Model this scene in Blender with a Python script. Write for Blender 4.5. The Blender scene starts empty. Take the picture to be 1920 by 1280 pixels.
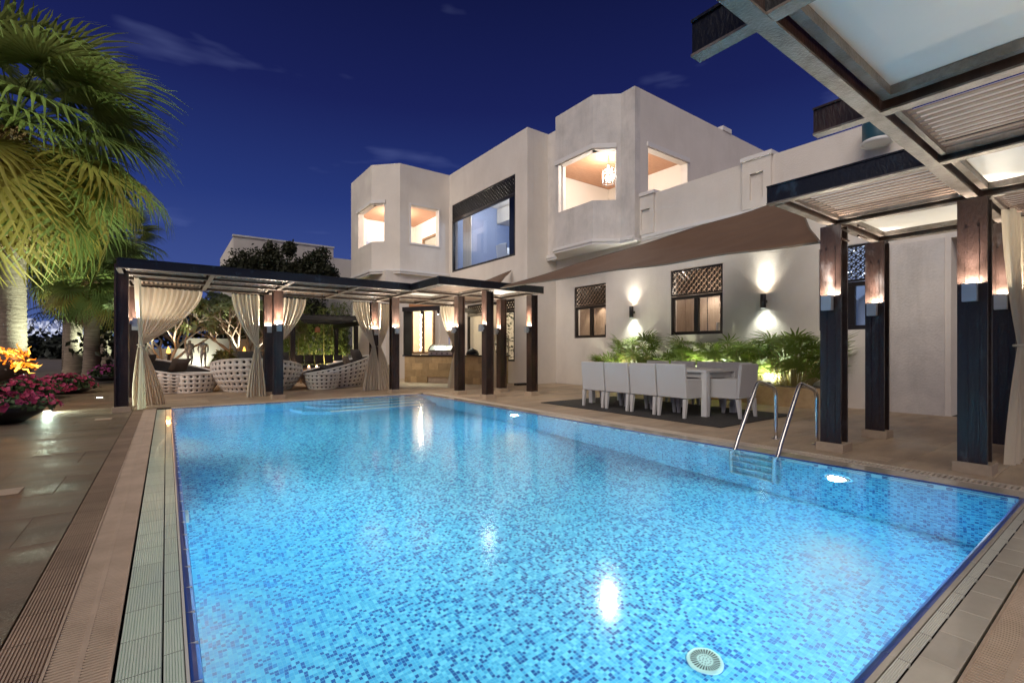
import bpy, bmesh, math, random
from mathutils import Vector, Matrix
R = math.radians
PI = math.pi
random.seed(7)
scene = bpy.context.scene
COL = scene.collection

# ---------------------------------------------------------------- camera, sky, exposure
CAMH = 1.05
HEAD = math.atan2(648, 886)
cam_d = bpy.data.cameras.new('camera')
cam = bpy.data.objects.new('camera', cam_d)
COL.objects.link(cam)
cam.location = (0, 0, CAMH)
cam.rotation_euler = (R(90), 0, -HEAD)
cam_d.sensor_width = 36
cam_d.lens = 36 * 886 / 1920
cam_d.shift_y = 17 / 1920
cam_d.clip_start = 0.05
cam_d.clip_end = 5000
scene.camera = cam

world = bpy.data.worlds.new('World')
scene.world = world
world.use_nodes = True
wn, wl = world.node_tree.nodes, world.node_tree.links
wn.clear()
w_out = wn.new('ShaderNodeOutputWorld')
w_bg = wn.new('ShaderNodeBackground')
w_bg.inputs['Strength'].default_value = 0.46
w_sky = wn.new('ShaderNodeTexSky')
w_sky.sky_type = 'NISHITA'
w_sky.sun_disc = False
w_sky.sun_elevation = R(-4.0)
w_sky.sun_rotation = R(200)
w_sky.ozone_density = 3.0
w_geo = wn.new('ShaderNodeTexCoord')
w_sep = wn.new('ShaderNodeSeparateXYZ')
wl.new(w_geo.outputs['Generated'], w_sep.inputs[0])
w_ramp = wn.new('ShaderNodeValToRGB')          # dusk sky: paler near the horizon, violet blue overhead
cr = w_ramp.color_ramp
cr.elements[0].position = 0.0
cr.elements[0].color = (0.085, 0.140, 0.36, 1)
cr.elements[1].position = 1.0
cr.elements[1].color = (0.003, 0.0045, 0.031, 1)
for p, c in ((0.12, (0.052, 0.088, 0.30, 1)), (0.28, (0.021, 0.042, 0.20, 1)), (0.45, (0.0105, 0.0165, 0.104, 1)), (0.62, (0.0055, 0.0085, 0.054, 1))):
    e = cr.elements.new(p); e.color = c
wl.new(w_sep.outputs['Z'], w_ramp.inputs[0])
w_map = wn.new('ShaderNodeMapping')
w_map.inputs['Scale'].default_value = (1.2, 1.2, 5.5)
w_map.inputs['Location'].default_value = (0.35, 0.1, 0.6)
wl.new(w_geo.outputs['Generated'], w_map.inputs[0])
w_noi = wn.new('ShaderNodeTexNoise')
w_noi.inputs['Scale'].default_value = 2.4
w_noi.inputs['Detail'].default_value = 4
w_noi.inputs['Roughness'].default_value = 0.5
wl.new(w_map.outputs[0], w_noi.inputs['Vector'])
w_cr2 = wn.new('ShaderNodeValToRGB')
w_cr2.color_ramp.elements[0].position = 0.60
w_cr2.color_ramp.elements[0].color = (0, 0, 0, 1)
w_cr2.color_ramp.elements[1].position = 0.86
w_cr2.color_ramp.elements[1].color = (0.10, 0.12, 0.22, 1)
wl.new(w_noi.outputs['Fac'], w_cr2.inputs[0])
w_add = wn.new('ShaderNodeMixRGB'); w_add.blend_type = 'ADD'; w_add.inputs[0].default_value = 1
wl.new(w_ramp.outputs[0], w_add.inputs[1]); wl.new(w_cr2.outputs[0], w_add.inputs[2])
w_tint = wn.new('ShaderNodeMixRGB'); w_tint.blend_type = 'ADD'; w_tint.inputs[0].default_value = 0.05
wl.new(w_add.outputs[0], w_tint.inputs[1]); wl.new(w_sky.outputs[0], w_tint.inputs[2])
wl.new(w_tint.outputs[0], w_bg.inputs['Color'])
wl.new(w_bg.outputs[0], w_out.inputs[0])

sun_d = bpy.data.lights.new('dusk_light', 'SUN')
sun_d.energy = 1.0
sun_d.angle = R(50)
sun_d.color = (1.0, 0.89, 0.79)
sun = bpy.data.objects.new('dusk_light', sun_d)
COL.objects.link(sun)
sun.rotation_euler = Vector((0.68, 0.40, -0.62)).to_track_quat('-Z', 'Y').to_euler()

scene.view_settings.view_transform = 'Standard'
scene.view_settings.look = 'None'
scene.view_settings.exposure = 1.05
scene.view_settings.gamma = 1.0
scene.view_settings.use_curve_mapping = False
cy = scene.cycles
cy.caustics_refractive = True
cy.caustics_reflective = False
cy.max_bounces = 10
cy.transmission_bounces = 8
cy.transparent_max_bounces = 16
cy.diffuse_bounces = 4
cy.glossy_bounces = 4
cy.sample_clamp_indirect = 3.0
cy.blur_glossy = 0.5
cy.use_denoising = True

# ---------------------------------------------------------------- materials
def _set(b, k, v):
    if k in b.inputs: b.inputs[k].default_value = v
def mat(name, col, rough=0.6, metal=0.0, col2=None, nscale=6.0, bump=0.0, bscale=60.0, stretch=None, spec=0.5, coat=0.0, trans=0.0, thr=(0.35, 0.68), detail=6):
    m = bpy.data.materials.new(name); m.use_nodes = True
    nt = m.node_tree; b = nt.nodes['Principled BSDF']
    _set(b, 'Base Color', (*col, 1)); _set(b, 'Roughness', rough); _set(b, 'Metallic', metal)
    _set(b, 'Specular IOR Level', spec); _set(b, 'Coat Weight', coat); _set(b, 'Coat Roughness', 0.04)
    tc = nt.nodes.new('ShaderNodeTexCoord'); mp = nt.nodes.new('ShaderNodeMapping')
    if stretch: mp.inputs['Scale'].default_value = stretch
    gi = nt.nodes.new('ShaderNodeNewGeometry')
    nt.links.new(gi.outputs['Position'], mp.inputs[0])
    if col2:
        n = nt.nodes.new('ShaderNodeTexNoise'); n.inputs['Scale'].default_value = nscale; n.inputs['Detail'].default_value = detail; n.inputs['Roughness'].default_value = 0.65
        nt.links.new(mp.outputs[0], n.inputs['Vector'])
        r = nt.nodes.new('ShaderNodeValToRGB'); r.color_ramp.elements[0].position = thr[0]; r.color_ramp.elements[1].position = thr[1]
        r.color_ramp.elements[0].color = (*col, 1); r.color_ramp.elements[1].color = (*col2, 1)
        nt.links.new(n.outputs['Fac'], r.inputs[0]); nt.links.new(r.outputs[0], b.inputs['Base Color'])
    if bump:
        n2 = nt.nodes.new('ShaderNodeTexNoise'); n2.inputs['Scale'].default_value = bscale; n2.inputs['Detail'].default_value = 5
        nt.links.new(mp.outputs[0], n2.inputs['Vector'])
        bp = nt.nodes.new('ShaderNodeBump'); bp.inputs['Strength'].default_value = bump; bp.inputs['Distance'].default_value = 0.02
        nt.links.new(n2.outputs['Fac'], bp.inputs['Height']); nt.links.new(bp.outputs[0], b.inputs['Normal'])
    if trans:
        t = nt.nodes.new('ShaderNodeBsdfTranslucent'); t.inputs['Color'].default_value = (*(col2 or col), 1)
        mx = nt.nodes.new('ShaderNodeMixShader'); mx.inputs[0].default_value = trans
        nt.links.new(b.outputs[0], mx.inputs[1]); nt.links.new(t.outputs[0], mx.inputs[2])
        nt.links.new(mx.outputs[0], nt.nodes['Material Output'].inputs[0])
    return m
def per_tile(m, amount=0.12):
    """every separate piece a little lighter or darker, by the object's own random number"""
    nt = m.node_tree; b = nt.nodes['Principled BSDF']
    src = b.inputs['Base Color'].links[0].from_socket if b.inputs['Base Color'].links else None
    oi = nt.nodes.new('ShaderNodeObjectInfo'); mr = nt.nodes.new('ShaderNodeMapRange')
    mr.inputs['To Min'].default_value = 1 - amount; mr.inputs['To Max'].default_value = 1 + amount
    nt.links.new(oi.outputs['Random'], mr.inputs['Value'])
    mx = nt.nodes.new('ShaderNodeMixRGB'); mx.blend_type = 'MULTIPLY'; mx.inputs[0].default_value = 1
    if src: nt.links.new(src, mx.inputs[1])
    else: mx.inputs[1].default_value = b.inputs['Base Color'].default_value
    nt.links.new(mr.outputs[0], mx.inputs[2]); nt.links.new(mx.outputs[0], b.inputs['Base Color'])
    return m
def emit(name, col, s):
    m = bpy.data.materials.new(name); m.use_nodes = True; nt = m.node_tree; nt.nodes.clear()
    o = nt.nodes.new('ShaderNodeOutputMaterial'); e = nt.nodes.new('ShaderNodeEmission')
    e.inputs[0].default_value = (*col, 1); e.inputs[1].default_value = s; nt.links.new(e.outputs[0], o.inputs[0]); return m
def glass_pane(name, tint=(0.9, 0.93, 0.95), refl=1.0):
    m = bpy.data.materials.new(name); m.use_nodes = True; nt = m.node_tree; nt.nodes.clear()
    o = nt.nodes.new('ShaderNodeOutputMaterial'); g = nt.nodes.new('ShaderNodeBsdfGlossy'); t = nt.nodes.new('ShaderNodeBsdfTransparent')
    g.inputs['Roughness'].default_value = 0.02; t.inputs[0].default_value = (*tint, 1)
    lw = nt.nodes.new('ShaderNodeLayerWeight'); lw.inputs[0].default_value = 0.5; pw = nt.nodes.new('ShaderNodeMath'); pw.operation = 'POWER'; pw.inputs[1].default_value = 4.5; nt.links.new(lw.outputs['Facing'], pw.inputs[0])
    f = nt.nodes.new('ShaderNodeMath'); f.operation = 'MULTIPLY_ADD'; f.inputs[1].default_value = 0.62 * refl; f.inputs[2].default_value = 0.03; nt.links.new(pw.outputs[0], f.inputs[0])
    mx = nt.nodes.new('ShaderNodeMixShader'); nt.links.new(f.outputs[0], mx.inputs[0]); nt.links.new(t.outputs[0], mx.inputs[1]); nt.links.new(g.outputs[0], mx.inputs[2])
    nt.links.new(mx.outputs[0], o.inputs[0]); return m

M = {}
M['stucco'] = mat('stucco', (0.76, 0.70, 0.63), 0.85, col2=(0.68, 0.625, 0.56), nscale=0.9, bump=0.35, bscale=38)
M['stucco_worn'] = mat('stucco_worn', (0.70, 0.65, 0.60), 0.85, col2=(0.52, 0.49, 0.46), nscale=1.3, bump=0.5, bscale=30, thr=(0.42, 0.75))
def streaks(m, amt=0.30, sc=(5.0, 5.0, 0.30), n_scale=1.0, thr=(0.50, 0.80), rough=False):
    nt = m.node_tree; b = nt.nodes['Principled BSDF']; src = b.inputs['Base Color'].links[0].from_socket; L = nt.links.new
    g = nt.nodes.new('ShaderNodeNewGeometry'); mp = nt.nodes.new('ShaderNodeMapping'); mp.inputs['Scale'].default_value = sc; L(g.outputs['Position'], mp.inputs[0])
    n = nt.nodes.new('ShaderNodeTexNoise'); n.inputs['Scale'].default_value = n_scale; n.inputs['Detail'].default_value = 8; n.inputs['Roughness'].default_value = 0.7; L(mp.outputs[0], n.inputs['Vector'])
    r = nt.nodes.new('ShaderNodeValToRGB'); r.color_ramp.elements[0].position = thr[0]; r.color_ramp.elements[1].position = thr[1]; r.color_ramp.elements[0].color = (1, 1, 1, 1); v = 1-amt; r.color_ramp.elements[1].color = (v, v*0.985, v*0.965, 1); L(n.outputs['Fac'], r.inputs[0])
    mx = nt.nodes.new('ShaderNodeMixRGB'); mx.blend_type = 'MULTIPLY'; mx.inputs[0].default_value = 1; L(src, mx.inputs[1]); L(r.outputs[0], mx.inputs[2]); L(mx.outputs[0], b.inputs['Base Color'])
    if rough: mr = nt.nodes.new('ShaderNodeMapRange'); mr.inputs['From Min'].default_value = 0.40; mr.inputs['From Max'].default_value = 0.66; mr.inputs['To Min'].default_value = 0.66; mr.inputs['To Max'].default_value = 0.42; L(n.outputs['Fac'], mr.inputs['Value']); L(mr.outputs[0], b.inputs['Roughness'])
    return m
streaks(M['stucco'], 0.09, (1.6, 1.6, 0.28)); streaks(M['stucco_worn'], 0.26, (2.0, 2.0, 0.35), 1.2)
M['trim'] = mat('white_trim', (0.74, 0.71, 0.68), 0.75, bump=0.1)
M['room'] = mat('room_paint', (0.78, 0.72, 0.64), 0.8)
M['room_blue'] = mat('room_paint_grey', (0.30, 0.36, 0.52), 0.8)
M['ceiling_wood'] = mat('ceiling_wood', (0.40, 0.20, 0.11), 0.5, col2=(0.52, 0.29, 0.17), nscale=5, stretch=(1, 8, 1))
M['steel'] = mat('dark_painted_steel', (0.026, 0.016, 0.013), 0.34, col2=(0.095, 0.048, 0.034), nscale=5.0, bump=0.22, bscale=70, stretch=(1, 1, 0.35), thr=(0.40, 0.74))
M['steel_blue'] = mat('weathered_steel', (0.007, 0.008, 0.011), 0.34, col2=(0.065, 0.11, 0.16), nscale=4.2, bump=0.25, bscale=60, stretch=(1, 1, 0.6), thr=(0.57, 0.80))
M['steel_post'] = mat('patched_dark_steel', (0.030, 0.018, 0.015), 0.34, col2=(0.12, 0.115, 0.12), nscale=6, bump=0.25, bscale=60, stretch=(1, 1, 0.45), thr=(0.54, 0.82), detail=9)
M['flange'] = mat('worn_steel_flange', (0.16, 0.135, 0.115), 0.38, metal=0.35, col2=(0.28, 0.245, 0.215), nscale=10, bump=0.3, bscale=80)
M['slat'] = mat('louvre_wood', (0.30, 0.22, 0.17), 0.6, col2=(0.22, 0.15, 0.11), nscale=8, stretch=(1, 0.2, 1))
M['panel'] = mat('canopy_panel', (0.74, 0.74, 0.71), 0.55, col2=(0.66, 0.67, 0.655), nscale=0.8)
M['lampbox'] = mat('lamp_aluminium', (0.55, 0.57, 0.58), 0.35, metal=0.4)
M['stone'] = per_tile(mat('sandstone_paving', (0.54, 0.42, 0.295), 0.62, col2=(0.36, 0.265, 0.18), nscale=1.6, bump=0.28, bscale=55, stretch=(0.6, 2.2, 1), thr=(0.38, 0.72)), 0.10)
M['stone_shaded'] = per_tile(mat('shaded_sandstone_paving', (0.225, 0.165, 0.112), 0.6, col2=(0.135, 0.098, 0.066), nscale=1.1, bump=0.3, bscale=70, stretch=(0.6, 2.2, 1), thr=(0.36, 0.70), detail=10), 0.09)  # same deck stone, darkened: the weaker light on the left is in the colour
streaks(M['stone'], 0.36, (1.3, 3.0, 1), 1.1, (0.46, 0.72), True); streaks(M['stone_shaded'], 0.42, (1.3, 3.0, 1), 0.9, (0.44, 0.70), True)
M['ground'] = mat('ground_earth', (0.10, 0.085, 0.065), 0.9, col2=(0.16, 0.13, 0.10), nscale=0.6)
M['plinth'] = mat('stone_plinth', (0.50, 0.39, 0.28), 0.75, col2=(0.40, 0.31, 0.22), nscale=7, bump=0.2)
M['ribbed'] = per_tile(mat('ribbed_brown_tile', (0.46, 0.345, 0.25), 0.6, col2=(0.35, 0.255, 0.18), nscale=3), 0.10)
M['grate'] = mat('drain_grate', (0.60, 0.47, 0.35), 0.55, col2=(0.47, 0.36, 0.26), nscale=4)
M['grate_light'] = mat('pale_drain_grate', (0.66, 0.57, 0.46), 0.55)
M['dark'] = mat('dark_void', (0.012, 0.010, 0.009), 0.9)
M['ledge'] = per_tile(mat('wet_ledge_tile', (0.80, 0.91, 0.78), 0.3, col2=(0.74, 0.87, 0.74), nscale=4, coat=0.6), 0.05)  # pale green raised in the colour to stand in for pool glow
M['ledge_beige'] = per_tile(mat('wet_beige_tile', (0.60, 0.55, 0.45), 0.25, col2=(0.52, 0.48, 0.39), nscale=4, coat=0.6), 0.07)
M['ledge_white'] = per_tile(mat('white_ribbed_tile', (0.78, 0.78, 0.70), 0.25, coat=0.5), 0.04)
M['blue_tile'] = per_tile(mat('cobalt_tile', (0.022, 0.085, 0.40), 0.3, coat=0.15), 0.12)
M['grout'] = mat('pale_grout', (0.70, 0.70, 0.66), 0.7)
M['band'] = mat('pale_border_tile', (0.30, 0.62, 0.74), 0.35, col2=(0.42, 0.70, 0.78), nscale=20)
M['navy'] = mat('navy_border_tile', (0.012, 0.05, 0.22), 0.3)
M['chrome'] = mat('stainless_steel', (0.72, 0.70, 0.68), 0.24, metal=1.0)
M['wicker'] = mat('white_wicker', (0.80, 0.76, 0.69), 0.55, bump=0.35, bscale=120)
M['chair'] = mat('pale_grey_weave', (0.60, 0.585, 0.56), 0.6, bump=0.45, bscale=220)
M['cushion'] = mat('charcoal_fabric', (0.042, 0.037, 0.034), 0.9, bump=0.2, bscale=150)
M['cushion_tan'] = mat('taupe_fabric', (0.17, 0.13, 0.095), 0.9, bump=0.2, bscale=150)
M['table'] = mat('white_table', (0.66, 0.655, 0.64), 0.35)
M['rug'] = mat('charcoal_rug', (0.030, 0.029, 0.029), 0.9, col2=(0.050, 0.047, 0.045), nscale=8, bump=0.4, bscale=160)
M['sail'] = mat('brown_shade_cloth', (0.22, 0.135, 0.085), 0.8, col2=(0.185, 0.11, 0.07), nscale=1.5, bump=0.1, bscale=9, trans=0.25)
M['curtain'] = mat('cream_sheer', (0.82, 0.735, 0.60), 0.9, trans=0.42)
M['palm_trunk'] = mat('palm_bark', (0.15, 0.11, 0.078), 0.85, col2=(0.30, 0.235, 0.17), nscale=2.2, bump=0.9, bscale=5, stretch=(1, 1, 9))
M['frond'] = mat('palm_leaf', (0.15, 0.215, 0.05), 0.5, col2=(0.23, 0.27, 0.075), nscale=0.9, trans=0.5)
M['frond_yellow'] = mat('yellowing_palm_leaf', (0.33, 0.25, 0.045), 0.55, col2=(0.26, 0.21, 0.05), nscale=1.5, trans=0.35)
M['frond_dry'] = mat('dry_palm_leaf', (0.30, 0.19, 0.085), 0.8, col2=(0.22, 0.13, 0.06), nscale=2)
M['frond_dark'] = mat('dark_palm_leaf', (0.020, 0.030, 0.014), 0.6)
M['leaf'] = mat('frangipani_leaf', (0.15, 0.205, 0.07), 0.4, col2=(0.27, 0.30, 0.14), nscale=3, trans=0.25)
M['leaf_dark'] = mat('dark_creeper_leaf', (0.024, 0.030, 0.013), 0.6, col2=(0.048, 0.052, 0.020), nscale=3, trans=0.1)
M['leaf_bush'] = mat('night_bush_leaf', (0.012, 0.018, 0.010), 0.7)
M['leaf_rhapis'] = mat('lady_palm_leaf', (0.13, 0.22, 0.03), 0.38, col2=(0.25, 0.32, 0.065), nscale=4, trans=0.3)
M['leaf_bamboo'] = mat('bamboo_leaf', (0.12, 0.18, 0.04), 0.5, col2=(0.20, 0.23, 0.06), nscale=2.5, trans=0.3)
M['cane'] = mat('bamboo_cane', (0.32, 0.26, 0.10), 0.5)
M['bark'] = mat('pale_bark', (0.36, 0.31, 0.26), 0.8, col2=(0.25, 0.21, 0.17), nscale=6)
M['petunia_leaf'] = mat('petunia_leaf', (0.035, 0.070, 0.022), 0.6, col2=(0.06, 0.10, 0.03), nscale=6)
M['petal'] = mat('crimson_petal', (0.40, 0.022, 0.065), 0.6, col2=(0.50, 0.075, 0.20), nscale=5, trans=0.2)
M['petal_pink'] = mat('magenta_petal', (0.50, 0.06, 0.27), 0.6, col2=(0.56, 0.12, 0.36), nscale=5, trans=0.2)
M['bowl'] = mat('black_bowl', (0.015, 0.013, 0.012), 0.5)
M['iron'] = mat('rusty_iron', (0.030, 0.021, 0.017), 0.6, col2=(0.07, 0.04, 0.025), nscale=8)
M['frame'] = mat('dark_window_frame', (0.014, 0.011, 0.010), 0.35)
M['glass'] = glass_pane('window_glass', (0.9, 0.93, 0.95), 0.9)
M['glass_blue'] = glass_pane('picture_window_glass', (0.80, 0.87, 0.98), 0.84)
M['walnut'] = mat('walnut_panel', (0.30, 0.225, 0.17), 0.5, col2=(0.22, 0.16, 0.12), nscale=5, stretch=(4, 4, 0.4))
M['bar_stone'] = per_tile(mat('honey_sandstone', (0.52, 0.37, 0.195), 0.7, col2=(0.40, 0.27, 0.13), nscale=5, bump=0.2), 0.22)
M['granite'] = mat('black_granite', (0.02, 0.019, 0.018), 0.15)
M['wood'] = mat('brown_bench_wood', (0.24, 0.145, 0.075), 0.55, col2=(0.17, 0.10, 0.05), nscale=4, stretch=(1, 6, 6))
M['white_wall'] = mat('white_garden_wall', (0.66, 0.65, 0.60), 0.85, bump=0.2, bscale=30)
M['shirt'] = mat('pale_blue_shirt', (0.50, 0.60, 0.85), 0.8)
M['terracotta'] = mat('terracotta', (0.48, 0.22, 0.10), 0.75)
M['statue'] = mat('silver_wire', (0.16, 0.20, 0.26), 0.4, metal=0.6, col2=(0.42, 0.48, 0.55), nscale=16, bump=0.6, bscale=40)
M['lens'] = emit('lamp_glow', (1.0, 0.80, 0.58), 22)
M['lens_cool'] = emit('lamp_glow_cool', (0.90, 1.0, 0.86), 22)
M['pool_glow'] = emit('pool_lamp_glow', (0.85, 0.97, 1.0), 24)
M['flame'] = emit('flame', (1.0, 0.20, 0.012), 1.3)
M['flame_core'] = emit('flame_core', (1.0, 0.42, 0.06), 2.4)
M['bulb'] = emit('bulb', (1.0, 0.80, 0.55), 40)
M['candle'] = emit('candle_flame', (1.0, 0.55, 0.25), 6)
M['poly'] = mat('white_plastic', (0.70, 0.70, 0.68), 0.4)
M['bbq'] = mat('grill_steel', (0.40, 0.38, 0.35), 0.3, metal=0.9)
M['teal'] = mat('teal_lamp_body', (0.02, 0.075, 0.105), 0.4)
M['drain'] = mat('drain_cover', (0.55, 0.72, 0.66), 0.4)
M['painting'] = mat('dark_canvas', (0.02, 0.022, 0.03), 0.5, col2=(0.5, 0.5, 0.55), nscale=9, thr=(0.6, 0.7))

def mosaic_mat():
    m = bpy.data.materials.new('pool_mosaic'); m.use_nodes = True; nt = m.node_tree; b = nt.nodes['Principled BSDF']
    L = nt.links.new
    g = nt.nodes.new('ShaderNodeNewGeometry')
    def vm(op, a, bb=None):
        n = nt.nodes.new('ShaderNodeVectorMath'); n.operation = op
        L(a, n.inputs[0]) if hasattr(a, 'links') else None
        if bb is not None:
            if isinstance(bb, tuple): n.inputs[1].default_value = bb
            else: L(bb, n.inputs[1])
        return n.outputs[0]
    T = 1 / 0.0215
    p = vm('MULTIPLY', g.outputs['Position'], (T, T, T))
    p = vm('ADD', p, (0.013, 0.017, 0.37))
    fl = vm('FLOOR', p)
    fr = vm('FRACTION', p)
    wn_ = nt.nodes.new('ShaderNodeTexWhiteNoise'); wn_.noise_dimensions = '3D'; L(fl, wn_.inputs['Vector'])
    r = nt.nodes.new('ShaderNodeValToRGB'); r.color_ramp.interpolation = 'CONSTANT'
    e = r.color_ramp.elements
    e[0].position = 0; e[0].color = (0.007, 0.085, 0.29, 1)
    e[1].position = 0.20; e[1].color = (0.022, 0.20, 0.47, 1)
    for q, c in ((0.33, (0.068, 0.375, 0.61, 1)), (0.64, (0.11, 0.48, 0.69, 1)), (0.86, (0.16, 0.57, 0.74, 1))):
        k = e.new(q); k.color = c
    L(wn_.outputs['Value'], r.inputs[0])
    # grout: distance to the cell border on the two axes that lie in the surface
    sep = nt.nodes.new('ShaderNodeSeparateXYZ'); L(fr, sep.inputs[0])
    nab = nt.nodes.new('ShaderNodeSeparateXYZ'); L(vm('ABSOLUTE', g.outputs['Normal']), nab.inputs[0])
    def mth(op, a, bb):
        n = nt.nodes.new('ShaderNodeMath'); n.operation = op
        for i, v in enumerate((a, bb)):
            if isinstance(v, (int, float)): n.inputs[i].default_value = v
            else: L(v, n.inputs[i])
        return n.outputs[0]
    mx = None
    for ax in 'XYZ':
        d = mth('ABSOLUTE', mth('SUBTRACT', sep.outputs[ax], 0.5), 0)
        gl = mth('MULTIPLY', mth('GREATER_THAN', d, 0.455), mth('LESS_THAN', nab.outputs[ax], 0.7))
        mx = gl if mx is None else mth('MAXIMUM', mx, gl)
    mix = nt.nodes.new('ShaderNodeMixRGB'); L(mx, mix.inputs[0]); L(r.outputs[0], mix.inputs[1]); mix.inputs[2].default_value = (0.19, 0.50, 0.66, 1)
    L(mix.outputs[0], b.inputs['Base Color']); b.inputs['Roughness'].default_value = 0.35
    return m
M['mosaic'] = mosaic_mat()
def water_mat():
    m = bpy.data.materials.new('pool_water'); m.use_nodes = True; nt = m.node_tree; nt.nodes.clear(); L = nt.links.new
    o = nt.nodes.new('ShaderNodeOutputMaterial'); g = nt.nodes.new('ShaderNodeBsdfRefraction'); g.inputs['IOR'].default_value = 1.33; g.inputs['Roughness'].default_value = 0.0
    g.inputs['Color'].default_value = (0.90, 0.99, 1.0, 1)
    r = nt.nodes.new('ShaderNodeBsdfGlossy'); r.inputs['Roughness'].default_value = 0.13; r.inputs['Color'].default_value = (1, 1, 1, 1)
    f = nt.nodes.new('ShaderNodeFresnel'); f.inputs['IOR'].default_value = 1.33
    ge = nt.nodes.new('ShaderNodeNewGeometry')
    n = nt.nodes.new('ShaderNodeTexNoise'); n.inputs['Scale'].default_value = 2.6; n.inputs['Detail'].default_value = 3
    L(ge.outputs['Position'], n.inputs['Vector'])
    b = nt.nodes.new('ShaderNodeBump'); b.inputs['Strength'].default_value = 0.14; b.inputs['Distance'].default_value = 0.02
    L(n.outputs['Fac'], b.inputs['Height'])
    for q in (g, r, f): L(b.outputs[0], q.inputs['Normal'])
    mx = nt.nodes.new('ShaderNodeMixShader'); L(f.outputs[0], mx.inputs[0]); L(g.outputs[0], mx.inputs[1]); L(r.outputs[0], mx.inputs[2])
    L(mx.outputs[0], o.inputs[0]); return m
M['water'] = water_mat()
def city_mat():
    m = bpy.data.materials.new('far_lit_tower'); m.use_nodes = True; nt = m.node_tree; b = nt.nodes['Principled BSDF']
    b.inputs['Base Color'].default_value = (0.25, 0.27, 0.33, 1)
    g = nt.nodes.new('ShaderNodeNewGeometry'); mp = nt.nodes.new('ShaderNodeVectorMath'); mp.operation = 'MULTIPLY'; mp.inputs[1].default_value = (0.25, 0.25, 0.27)
    fl = nt.nodes.new('ShaderNodeVectorMath'); fl.operation = 'FLOOR'; w = nt.nodes.new('ShaderNodeTexWhiteNoise')
    nt.links.new(g.outputs['Position'], mp.inputs[0]); nt.links.new(mp.outputs[0], fl.inputs[0]); nt.links.new(fl.outputs[0], w.inputs['Vector'])
    r = nt.nodes.new('ShaderNodeValToRGB'); r.color_ramp.elements[0].position = 0.45; r.color_ramp.elements[0].color = (0.10, 0.14, 0.30, 1)
    r.color_ramp.elements[1].position = 0.9; r.color_ramp.elements[1].color = (0.75, 0.8, 1.0, 1)
    nt.links.new(w.outputs['Value'], r.inputs[0]); nt.links.new(r.outputs[0], b.inputs['Emission Color']); b.inputs['Emission Strength'].default_value = 0.36
    return m
M['city'] = city_mat()

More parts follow.
